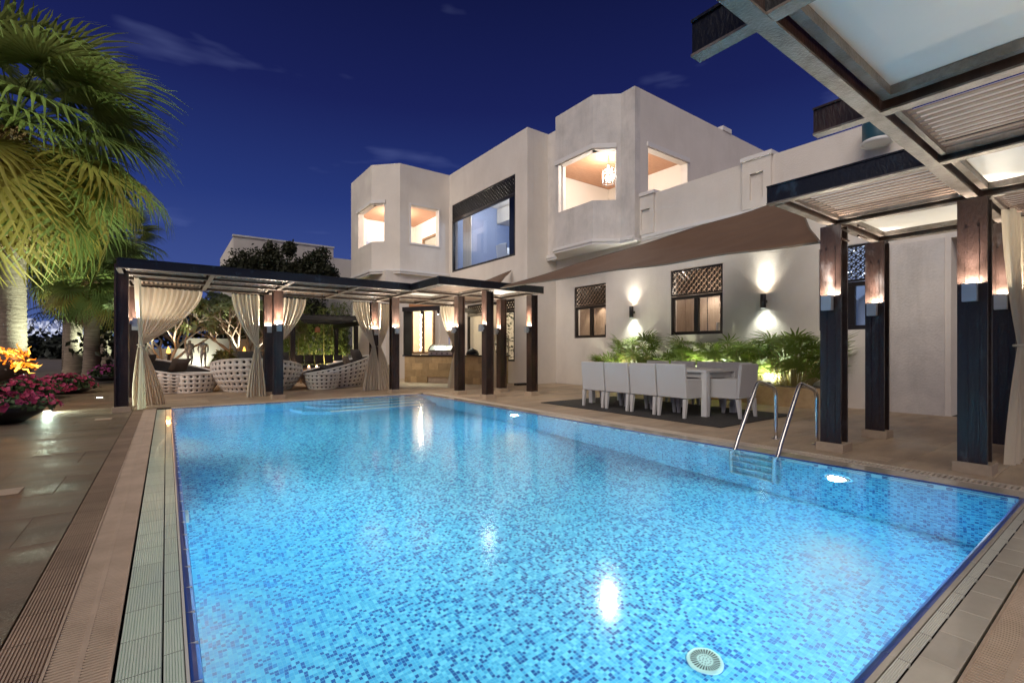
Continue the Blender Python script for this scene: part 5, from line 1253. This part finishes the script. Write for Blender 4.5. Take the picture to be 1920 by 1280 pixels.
for k,(y,h,sp,n,lab) in enumerate(((8.85,0.48,0.45,16,'small lady palm at the far end of the planter below the first wall lamp'),
        (7.95,0.98,0.62,34,'tall bright lady palm in the planter left of the middle window'),
        (7.2,0.62,0.55,20,'low lady palm in the planter under the middle window'),
        (6.35,0.86,0.60,30,'spreading lady palm in the planter below the right part of the middle window'),
        (5.55,0.86,0.55,28,'bright yellow green lady palm in the planter behind the end chair'),
        (4.95,0.74,0.55,28,'lady palm lit from below in the planter beside the end chair'),
        (4.15,0.90,0.75,60,'dense dark lady palm at the rounded end of the planter'))):
    rhapis(9.74,y,0.37,h,sp,n,lab,40+k)
for y in (8.3,7.0,6.0,5.25,4.5): 
    t = thing('planter_light','small spike light among the stems of the planter'+{8.3:' left of the middle window',7.0:' under the middle window',5.25:' behind the end chair',6.0:' behind the table middle',4.5:' at the rounded end'}[y],'garden light',(9.52,y,0.37),'spike lights in the planter')
    MB().lathe([(0.03,0.372),(0.035,0.44)],9.52,y,10).build('body',M['frame'],t); lamp('SPOT',(9.50,y,0.47),36,(0.95,1.0,0.70),(9.85,y,1.1),0.03,R(160),0.6)

# ================================================================ PALMS
def frond_mesh(seed, m, pet, bl, nseg=34, droop=0.35, fan=R(250)):
    rr = random.Random(seed); mb = MB(); P0 = Vector((0,0,0)); pts = [P0]
    for k in range(1,6): s = k/5; pts.append(Vector((pet*s,0,-0.16*pet*s*s)))
    mb.tube(pts,[0.035,0.03,0.025,0.022,0.018,0.014],4,False)
    c = pts[-1]; t0 = (pts[-1]-pts[-2]).normalized(); sd = Vector((0,1,0)); up = t0.cross(sd)*-1; up = Vector((-t0.z,0,t0.x))
    for q in range(nseg):
        w = -fan/2+fan*q/(nseg-1); d = (t0*math.cos(w)+sd*math.sin(w)); l = bl*(0.66+0.34*math.cos(w*0.55))*rr.uniform(0.92,1.06)
        d = (d+up*0.10*abs(math.sin(w))).normalized(); n_ = d.cross(up).normalized()
        prev = None
        for s,wd,dr in ((0.0,0.006,0),(0.35,0.026,0.02),(0.65,0.026,0.09),(0.85,0.012,0.24),(1.0,0.002,0.42)):
            p = c+d*l*s*(1-0.12*s*s)+Vector((0,0,-droop*l*dr*rr.uniform(0.7,1.3)*2.0)); ridge = up*wd*0.5
            cur = (p-n_*wd*bl/1.1,p+ridge,p+n_*wd*bl/1.1)
            if prev: mb.add(list(prev)+list(cur),[(0,1,4,3),(1,2,5,4)])
            prev = cur
    return mb.mesh('frond',m,False)
def fan_palm(x, y, h, r0, r1, label, nf, scale, seed, lean=(0,0), dry=14, mats=None, zmin=-62, grp='tall fan palms along the left side of the terrace', ground=0.0):
    rr = random.Random(seed); t = thing('fan_palm',label,'palm tree',(x,y,ground),grp)
    n = max(18,int(h*7)*2); pts = []; rad = []
    for k in range(n+1):
        s = k/n; pts.append((x+lean[0]*s*s,y+lean[1]*s*s,ground+h*s)); flare = 1+0.35*math.exp(-s*h/0.35)
        rad.append((r0+(r1-r0)*s)*flare*(1.0 if k%2 else 0.93))
    MB().tube(pts,rad,20).build('trunk',M['palm_trunk'],t,True)
    top = Vector(pts[-1]); bt = MB()
    for k in range(70):                                       # cut leaf bases under the crown
        a = k*2.4; z = -0.85+0.95*k/70; d = Vector((math.cos(a),math.sin(a),0)); p = top+d*r1*0.9+Vector((0,0,z)); q = p+d*0.13+Vector((0,0,0.16)); s = Vector((-d.y,d.x,0))*0.05
        bt.add([p-s,p+s,q+s*0.6,q-s*0.6,p-s+Vector((0,0,0.05)),p+s+Vector((0,0,0.05))],[(0,1,2,3),(4,5,2,3),(0,3,4),(1,5,2)])
    bt.build('leaf_bases',M['frond_dry'],t)
    A,B,C,D = mats or ('frond','frond','frond_yellow','frond_dry')
    ms = {}
    for i in range(nf):
        u = i/nf; el = R(82-(82-zmin)*u**0.85+rr.uniform(-7,7)); az = i*2.39996+rr.uniform(-0.25,0.25)
        kind = A if u < 0.62 else (C if rr.random() < 0.38 else B)
        key = (kind,i%4)
        if key not in ms: ms[key] = frond_mesh(seed*10+i%4+(50 if kind == C else 0),M[kind],1.15*scale,1.10*scale,34,0.30+0.12*(i%4))
        o = inst('frond',ms[key],t,top+Vector((0,0,0.10+0.35*(1-u)))); sc = rr.uniform(0.86,1.08)*(0.75+0.25*min(1,u*4+0.2)); o.scale = (sc,sc,sc)
        o.rotation_euler = (rr.uniform(-0.25,0.25),-el,az)
    for i in range(dry):
        key = (D,i%3)
        if key not in ms: ms[key] = frond_mesh(seed*10+70+i%3,M[D],0.75*scale,0.85*scale,20,0.5,R(150))
        o = inst('frond',ms[key],t,top+Vector((0,0,-0.15-0.25*rr.random()))); o.rotation_euler = (rr.uniform(-0.4,0.4),R(68+rr.uniform(-8,14)),i*2.4+rr.uniform(-.3,.3)); o['label'] = 'dry hanging frond'
    return t
fan_palm(-3.44,18.75,7.0,0.31,0.24,'tallest fan palm with a thick ringed trunk behind the fire bowl at the left edge',78,1.9,1,dry=22)
fan_palm(-3.07,26.26,4.7,0.31,0.25,'second fan palm from the left with yellowing lower fronds over its lit trunk',56,1.22,2,dry=16)
fan_palm(-2.16,22.6,3.35,0.25,0.20,'short fan palm with a pale trunk lit green from below',44,0.80,3,dry=8)
fan_palm(-2.70,34.2,3.6,0.27,0.2,'slender fan palm farthest back beside the leftmost steel post',40,0.85,4,dry=8)
fan_palm(-1.9,32.4,6.7,0.24,0.2,'dark fan palm rising behind the leftmost steel post',44,1.02,5,dry=10)
# a dark feather palm low behind the trunks
t = thing('feather_palm','dark low feather palm arching between the first two trunks','palm tree',(-4.26,34.1,0))
fm = MB(); c0 = Vector((-4.26,34.1,2.7)); rr = random.Random(5)
MB().tube([(-4.26,34.1,0),(-4.26,34.1,2.8)],[0.2,0.16],12).build('trunk',M['palm_trunk'],t,True)
for k in range(16):
    a = k*2.4; el = rr.uniform(0.15,1.0); L = rr.uniform(2.4,3.1); prev = None
    for s in range(15):
        u = s/14; p = c0+Vector((math.cos(a)*L*u*math.cos(el),math.sin(a)*L*u*math.cos(el),L*(u*math.sin(el)-0.75*u*u))); tan = Vector((math.cos(a),math.sin(a),math.sin(el)-1.5*u)).normalized(); sd = tan.cross(Vector((0,0,1))).normalized()
        for q in (-1,1):
            tip = p+(sd*q*0.8+tan*0.7).normalized()*0.55*(1-0.4*u)+Vector((0,0,-0.16)); w_ = tan*0.03
            fm.add([p-w_,p+w_,tip],[(0,1,2)])
        if prev is not None: fm.add([prev-sd*0.02,prev+sd*0.02,p+sd*0.015,p-sd*0.015],[(0,1,2,3)])
        prev = p
fm.build('frond',M['frond_dark'],t)

# ================================================================ FLOWER BOWLS AND FIRE
def petunia(x, y, R0, z0, h, label, petal, n=150, bowl=True, sx=1.0, seed=0):
    rr = random.Random(seed); t = thing('flower_bowl',label,'flower bed',(x,y,0),'bowls of petunias under the palms')
    if bowl: MB().lathe([(R0*0.55,0.0),(R0*0.85,z0*0.5),(R0*0.98,z0),(R0*0.92,z0+0.01),(0.02,z0+0.012)],x,y,26).build('bowl',M['bowl'],t,True)
    lf = MB(); fl = MB()
    def pt():
        a = rr.uniform(0,2*PI); e = rr.random()**0.7; u = rr.random()
        r = R0*1.15*math.cos(e*PI/2*0.92)*(0.95+0.1*u); z = z0-0.05+h*math.sin(e*PI/2)*(0.75+0.35*u); return Vector((x+r*sx*math.cos(a),y+r*math.sin(a),z)), Vector((math.cos(a)*math.cos(e*1.4),math.sin(a)*math.cos(e*1.4),0.35+math.sin(e*1.4)))
    for k in range(n*6):
        p,nv = pt(); p = p.lerp(Vector((x,y,z0+h*0.3)),rr.random()*0.35); d = Vector((rr.gauss(0,1),rr.gauss(0,1),rr.gauss(0,1))).normalized(); b = d.orthogonal().normalized()*0.03; d = d*0.055
        lf.add([p-d,p+b,p+d,p-b],[(0,1,2,3)])
    for k in range(n):
        p,nv = pt(); p = p+nv.normalized()*0.03; nv = (nv.normalized()+Vector((rr.gauss(0,.35),rr.gauss(0,.35),rr.gauss(0,.3)))).normalized(); a = nv.orthogonal().normalized(); b = nv.cross(a); r = rr.uniform(0.035,0.058)
        vs = [p]; m = 10
        for q in range(m):
            w = 2*PI*q/m; rad = r*(1.0 if q%2 == 0 else 0.80); vs.append(p+a*rad*math.cos(w)+b*rad*math.sin(w)+nv*0.018)
        fl.add(vs,[(0,1+q,1+(q+1)%m) for q in range(m)])
    stuff(lf.build('foliage',M['petunia_leaf'],t)); stuff(fl.build('blossoms',petal,t))
petunia(-2.05,9.95,0.62,0.24,0.20,'black bowl overflowing with crimson petunias at the left edge of the terrace',M['petal'],190,seed=1)
petunia(-2.55,14.4,0.62,0.12,0.34,'crimson petunias in front of the second palm trunk',M['petal'],170,seed=2)
petunia(-2.05,15.9,0.58,0.12,0.34,'crimson petunias behind the front bowl, reaching toward the path',M['petal'],170,seed=3)
petunia(-3.0,16.3,0.60,0.12,0.34,'crimson petunias close beside the tallest palm trunk',M['petal'],150,seed=4)
petunia(-1.55,21.6,0.60,0.15,0.40,'magenta petunias beyond the leftmost steel post',M['petal_pink'],130,seed=5)
# planting bed kerb, low garden wall, dark hedge
bed = struct(MB().box(-5.4,-2.75,17.0,34,-0.04,0.06).build('planting_bed',M['ground'],origin=(-4,25,0)))
tag(MB().box(-6.6,-6.35,20.5,34.0,0,0.92).build('garden_wall',M['plinth'],origin=(-6.5,27,0)),'low brown garden wall between the palm trunks','wall')
lg = thing('fire_torch','burning fire bowl in a dark tilted iron cone before the tallest palm','fire bowl',(-2.75,13.2,0))
def D3(px,py,d):     # a point seen at that place in the photograph, d metres along the view axis
    lat = (px-960)/886*d; c,s = math.cos(HEAD),math.sin(HEAD); return Vector((lat*c+d*s,-lat*s+d*c,CAMH-(py-657)/886*d))
a0,a1 = D3(-50,738,9.0),D3(33,676,9.0)
ax = (a1-a0).normalized(); cone = MB(); cone.tube([a0,a0.lerp(a1,0.5),a1,a1+ax*0.02],[0.03,0.13,0.27,0.29],20); cone.build('cone',M['iron'],lg,True)
MB().tube([a0.lerp(a1,0.35),Vector((a0.lerp(a1,0.35).x,a0.lerp(a1,0.35).y,0.0))],[0.05,0.07],10).build('stand',M['iron'],lg)
rv = MB()
for k in range(12):
    w = 2*PI*k/12; o1 = ax.orthogonal().normalized(); o2 = ax.cross(o1); p = a1-ax*0.06+(o1*math.cos(w)+o2*math.sin(w))*0.275; rv.tube([p,p+(o1*math.cos(w)+o2*math.sin(w))*0.02],0.018,6)
rv.build('rivets',M['chrome'],lg)
rr = random.Random(9)
fl = MB(); fc = MB()
for k in range(64):
    o1 = ax.orthogonal().normalized(); o2 = ax.cross(o1); w = rr.uniform(0,2*PI); r = 0.25*rr.random()**0.5; p = a1+(o1*math.cos(w)+o2*math.sin(w))*r; L = rr.uniform(0.10,0.23)*(1.1 if k%7 == 0 else 0.8)
    d = (Vector((0,0,1))*rr.uniform(0.35,1.0)+(o1*math.cos(w)+o2*math.sin(w))*0.9+Vector((rr.gauss(0,.2),rr.gauss(0,.2),0))).normalized(); s = d.orthogonal().normalized()*0.035
    (fl if k%3 else fc).tube([p,p+d*L*0.35+s,p+d*L*0.7-s,p+d*L],[0.013,0.015,0.008,0.001],6)
fl.build('flame',M['flame'],lg,True); fc.build('flame',M['flame_core'],lg,True)
lamp('POINT',tuple(a1+Vector((0,0,0.30))),15,(1,0.45,0.14),size=0.12)
# lights let into the paving
def uplight(x, y, label, power, target, angle=75, col=(0.80,1.0,0.78)):
    t = thing('ground_light',label,'ground light',(x,y,0),'round lights let into the ground under the palms')
    MB().lathe([(0.075,0.001),(0.075,0.010),(0.06,0.012)],x,y,18,False).build('ring',M['chrome'],t,True); MB().lathe([(0.06,0.008),(0.002,0.008)],x,y,16,False).build('lens',M['lens_cool'],t)
    lamp('SPOT',(x,y,0.05),power,col,target,0.04,R(angle),0.7)
uplight(-2.45,18.15,'ground light at the foot of the tallest palm',760,(-3.1,18.5,7),80)
uplight(-2.05,25.6,'ground light at the foot of the second palm',900,(-2.9,26.2,6),80)
uplight(-1.25,22.0,'ground light at the foot of the short palm',330,(-2.1,22.5,4.5),80)
uplight(-1.85,33.5,'ground light at the foot of the farthest palm',330,(-2.6,34.1,5),80)
uplight(-1.65,11.25,'ground light glowing beside the front flower bowl',60,(-1.0,10.8,0.6),150)
uplight(-1.20,13.9,'small ground light in the middle of the path',900,(-2.9,18.0,7.5),75)
uplight(-0.95,16.3,'ground light where the path passes the steel post',420,(-2.9,24,7.0),65)

# ================================================================ FRANGIPANI, BAMBOO, CREEPER
def leaf_cloud(mb, c, r, n, l, w, rr, flat=0.0):
    for k in range(n):
        d = Vector((rr.gauss(0,1),rr.gauss(0,1),rr.gauss(0,1))).normalized()*r*rr.random()**0.45; p = c+d; a = Vector((rr.gauss(0,1),rr.gauss(0,1),rr.gauss(-flat,0.8))).normalized(); b = a.orthogonal().normalized(); b = (Matrix.Rotation(rr.uniform(0,6),3,a) @ b)*w; e = a.cross(b).normalized()*l*0.06
        mb.add([p,p+a*l*0.5+b+e,p+a*l,p+a*l*0.5-b+e],[(0,1,2,3)])
def frangipani(x, y, H, Rr, label, seed, n0=5):
    rr = random.Random(seed); t = thing('frangipani_tree',label,'tree',(x,y,0),'frangipani trees behind the lounge')
    tr = MB(); tips = []
    def grow(p, d, l, r, lev):
        q = p+d*l; m = p.lerp(q,0.5)+Vector((rr.gauss(0,.04),rr.gauss(0,.04),0.03)); tr.tube([p,m,q],[r,r*0.86,r*0.74],6,False)
        if lev == 0 or l < 0.16: tips.append((q,d)); return
        for k in range(2 if rr.random() < 0.6 else 3):
            a = rr.uniform(0,2*PI); o = d.orthogonal().normalized(); o = Matrix.Rotation(a,3,d) @ o
            nd = (d+o*rr.uniform(0.45,0.85)+Vector((0,0,0.22))).normalized(); grow(q,nd,l*rr.uniform(0.68,0.86),r*0.70,lev-1)
    for k in range(n0):
        a = 2*PI*k/n0+rr.uniform(-.3,.3); grow(Vector((x,y,0.30)),Vector((math.cos(a)*0.7,math.sin(a)*0.45,1.0)).normalized(),H*0.31,0.05,4)
    tr.tube([(x,y,0),(x,y,0.33)],[0.12,0.09],10); tr.build('trunk',M['bark'],t,True)
    lf = MB()
    for q,d in tips:
        for k in range(13):
            a = rr.uniform(0,2*PI); o = Matrix.Rotation(a,3,d) @ d.orthogonal().normalized(); v = (o+d*rr.uniform(-0.1,0.9)).normalized(); l = rr.uniform(0.16,0.27); s = v.cross(d).normalized()*l*0.17; e = Vector((0,0,-0.05)); p0 = q-d*0.10*rr.random()
            lf.add([p0,p0+v*l*0.55+s,p0+v*l+e,p0+v*l*0.55-s],[(0,1,2,3)])
    lf.build('crown',M['leaf'],t); return t
frangipani(0.0,19.0,2.9,1.6,'frangipani tree with pale curved limbs behind the left sofa',11,6)
frangipani(2.25,18.9,2.75,1.5,'bare limbed frangipani tree behind the middle sofa',12,6)
frangipani(0.85,20.6,3.1,1.4,'leafy frangipani tree standing behind the white garden wall',13,5)
frangipani(1.62,18.85,0.85,0.5,'young frangipani with few leaves before the raised white wall',14,3)
for x,y,tx,ty,p in ((-0.4,18.2,0.0,19.0,330),(1.9,18.2,2.3,19.0,330),(0.9,19.4,0.8,20.6,45),(0.3,18.9,0.6,19.9,8),(1.5,19.2,1.2,19.9,8)):
    t = thing('spike_light','small spike light under the frangipani trees'+{-0.4:' behind the left sofa',1.9:' behind the middle sofa',0.9:' by the wall step',0.3:' next to the left figure',1.5:' next to the young plant'}[x],'garden light',(x,y,0),'spike lights behind the lounge')
    MB().lathe([(0.03,0.0),(0.035,0.09),(0.03,0.10)],x,y,10).build('body',M['frame'],t); lamp('SPOT',(x,y,0.13),p,(1.0,1.0,0.78),(tx,ty,2.6),0.03,R(85),0.8)
t = thing('garden_tree','dark tree mass standing behind the frangipani trees and the white garden wall','tree',(1,23,0))
lf = MB(); rr = random.Random(77)
for k in range(46): leaf_cloud(lf,Vector((rr.uniform(-2.2,4.2),rr.uniform(22.0,23.6),rr.uniform(0.6,2.9))),0.75,75,0.26,0.075,rr,0.2)
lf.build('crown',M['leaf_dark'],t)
for k in range(3): MB().tube([(-1+k*2.0,22.8,0),(-0.8+k*2.0,22.9,1.2)],0.09,8).build('trunk',M['bark'],t)
def bamboo(x, y, h, label, seed):
    rr = random.Random(seed); t = thing('bamboo_clump',label,'bamboo',(x,y,0),'bamboo clumps behind the sunken lounge')
    cu = MB(); lf = MB()
    for k in range(9):
        bx,by = x+rr.gauss(0,.22),y+rr.gauss(0,.15); hh = h*rr.uniform(0.75,1.1); lx,ly = rr.gauss(0,.2),-abs(rr.gauss(0,.25)); cu.tube([(bx+lx*s*s,by+ly*s*s,hh*s) for s in (0,.25,.5,.75,1)],[.022,.02,.017,.012,.006],6,False)
        for q in range(9):
            s = rr.uniform(0.30,1.0); leaf_cloud(lf,Vector((bx+lx*s*s,by+ly*s*s,hh*s)),0.30,11,0.24,0.021,rr,0.7)
    cu.build('culms',M['cane'],t); lf.build('foliage',M['leaf_bamboo'],t)
for k,x in enumerate((2.95,3.65,4.35,5.05,5.75,6.3)):
    bamboo(x,21.0+0.2*(k%2),2.5+0.25*(k%3),('leftmost bamboo clump beside the white garden wall','second bamboo clump from the garden wall','dark bamboo clump near the middle of the hedge','bamboo clump right of the middle of the hedge','brightly lit bamboo clump at the right of the sunken lounge','bamboo clump next to the villa corner')[k],60+k)
for x,p in ((3.2,22),(4.6,20),(5.6,75)):
    t = thing('spike_light','small spike light under the bamboo '+{3.2:'near the garden wall',4.6:'in the middle of the hedge',5.6:'near the villa corner'}[x],'garden light',(x,20.5,0),'spike lights behind the lounge')
    MB().lathe([(0.03,0.0),(0.035,0.09)],x,20.4,10).build('body',M['frame'],t); lamp('SPOT',(x,20.35,0.13),p,(1,0.95,0.55),(x,21,2.2),0.03,R(120),0.6)

# ================================================================ NEIGHBOURING HOUSE WITH CREEPER, FAR CITY
nb = thing('neighbour_house','plain white house wing behind the far pergola half covered by creeper','house',(5,28,0))
w = MB(); w.box(2.58,7.20,26.0,33,0,6.50); w.build('wall',M['stucco'],nb); MB().box(7.201,12,26.02,33,0,6.0).build('wing',M['stucco'],nb)
MB().box(2.54,7.24,25.95,26.2,6.501,6.58).build('roof_edge',M['trim'],nb)
f = MB(); f.box(3.2,3.95,25.93,25.997,2.0,3.4); f.build('window',M['frame'],nb)
t = thing('creeper','dark creeper hanging in mounds over the neighbouring white house','creeper',(5,25.5,3.5))
lf = MB(); rr = random.Random(21)
for px,py,r,n in ((440,500,26,10),(470,490,30,10),(505,478,22,9),(520,500,34,10),(560,502,34,10),(590,498,26,8),(612,515,24,8),(540,470,16,5),(590,480,14,4),(480,520,36,10),(560,525,36,10),(620,530,22,6),(430,515,22,6)):
    d = 22.6; c = D3(px,py,d); rad = r/886*d
    for k in range(n): leaf_cloud(lf,c+Vector((rr.gauss(0,rad*0.4),rr.gauss(0,rad*0.2),rr.gauss(0,rad*0.4))),rad*0.62,115,0.16,0.045,rr,0.4)
for k in range(40): c = D3(rr.uniform(560,608),rr.uniform(560,620),20.5); leaf_cloud(lf,c,0.4,60,0.16,0.045,rr,0.5)
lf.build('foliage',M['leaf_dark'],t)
bsd = MB()
for k in range(5): bsd.tube([D3(440+k*40,640,22.7),D3(445+k*40,520,22.7)],0.05,6)
bsd.build('stems',M['bark'],t)
t = thing('night_hedge','dark mass of trees below the far towers','trees',(-35,70,0)); lf = MB()
for k in range(70):
    px = rr.uniform(-30,250); d = rr.uniform(60,75); c = D3(px,rr.uniform(640,668)-(6 if 60 < px < 120 else 0),d); leaf_cloud(lf,c,1.3,42,0.9,0.28,rr)
for k in range(40): c = D3(rr.uniform(-30,250),668,d); leaf_cloud(lf,c,1.6,34,1.0,0.35,rr)
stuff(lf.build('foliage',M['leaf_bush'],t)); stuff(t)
for px0,px1,py,lab in ((46,62,603,'tallest lit tower of the far skyline left of the second palm'),(62,67,614,'slim stepped block right of the tallest far tower'),(73,86,608,'mid height lit tower in the gap between the first two palms'),(95,115,606,'broad lit tower right of the gap in the far skyline'),(117,124,611,'pale tower touching the second palm trunk'),(-14,3,606,'lit tower cut by the left edge of the picture'),(148,164,618,'low row of lit flats between the second and third trunks')):
    a,b = D3(px0,py,620),D3(px1,py,620); q = D3((px0+px1)/2,657,620)
    t = thing('far_tower',lab,'tower',(q.x,q.y,0),'lit towers on the far skyline'); dv = (b-a); dv.z = 0; nv = Vector((dv.y,-dv.x,0)).normalized()*-11
    MB().prism([(a.x,a.y),(b.x,b.y),(b.x+nv.x,b.y+nv.y),(a.x+nv.x,a.y+nv.y)],0,a.z).build('block',M['city'],t)
    m_ = a.lerp(b,0.35); n2 = a.lerp(b,0.8); MB().prism([(m_.x,m_.y),(n2.x,n2.y),(n2.x+nv.x*.6,n2.y+nv.y*.6),(m_.x+nv.x*.6,m_.y+nv.y*.6)],a.z+0.01,a.z+4.5).build('roof_block',M['city'],t)
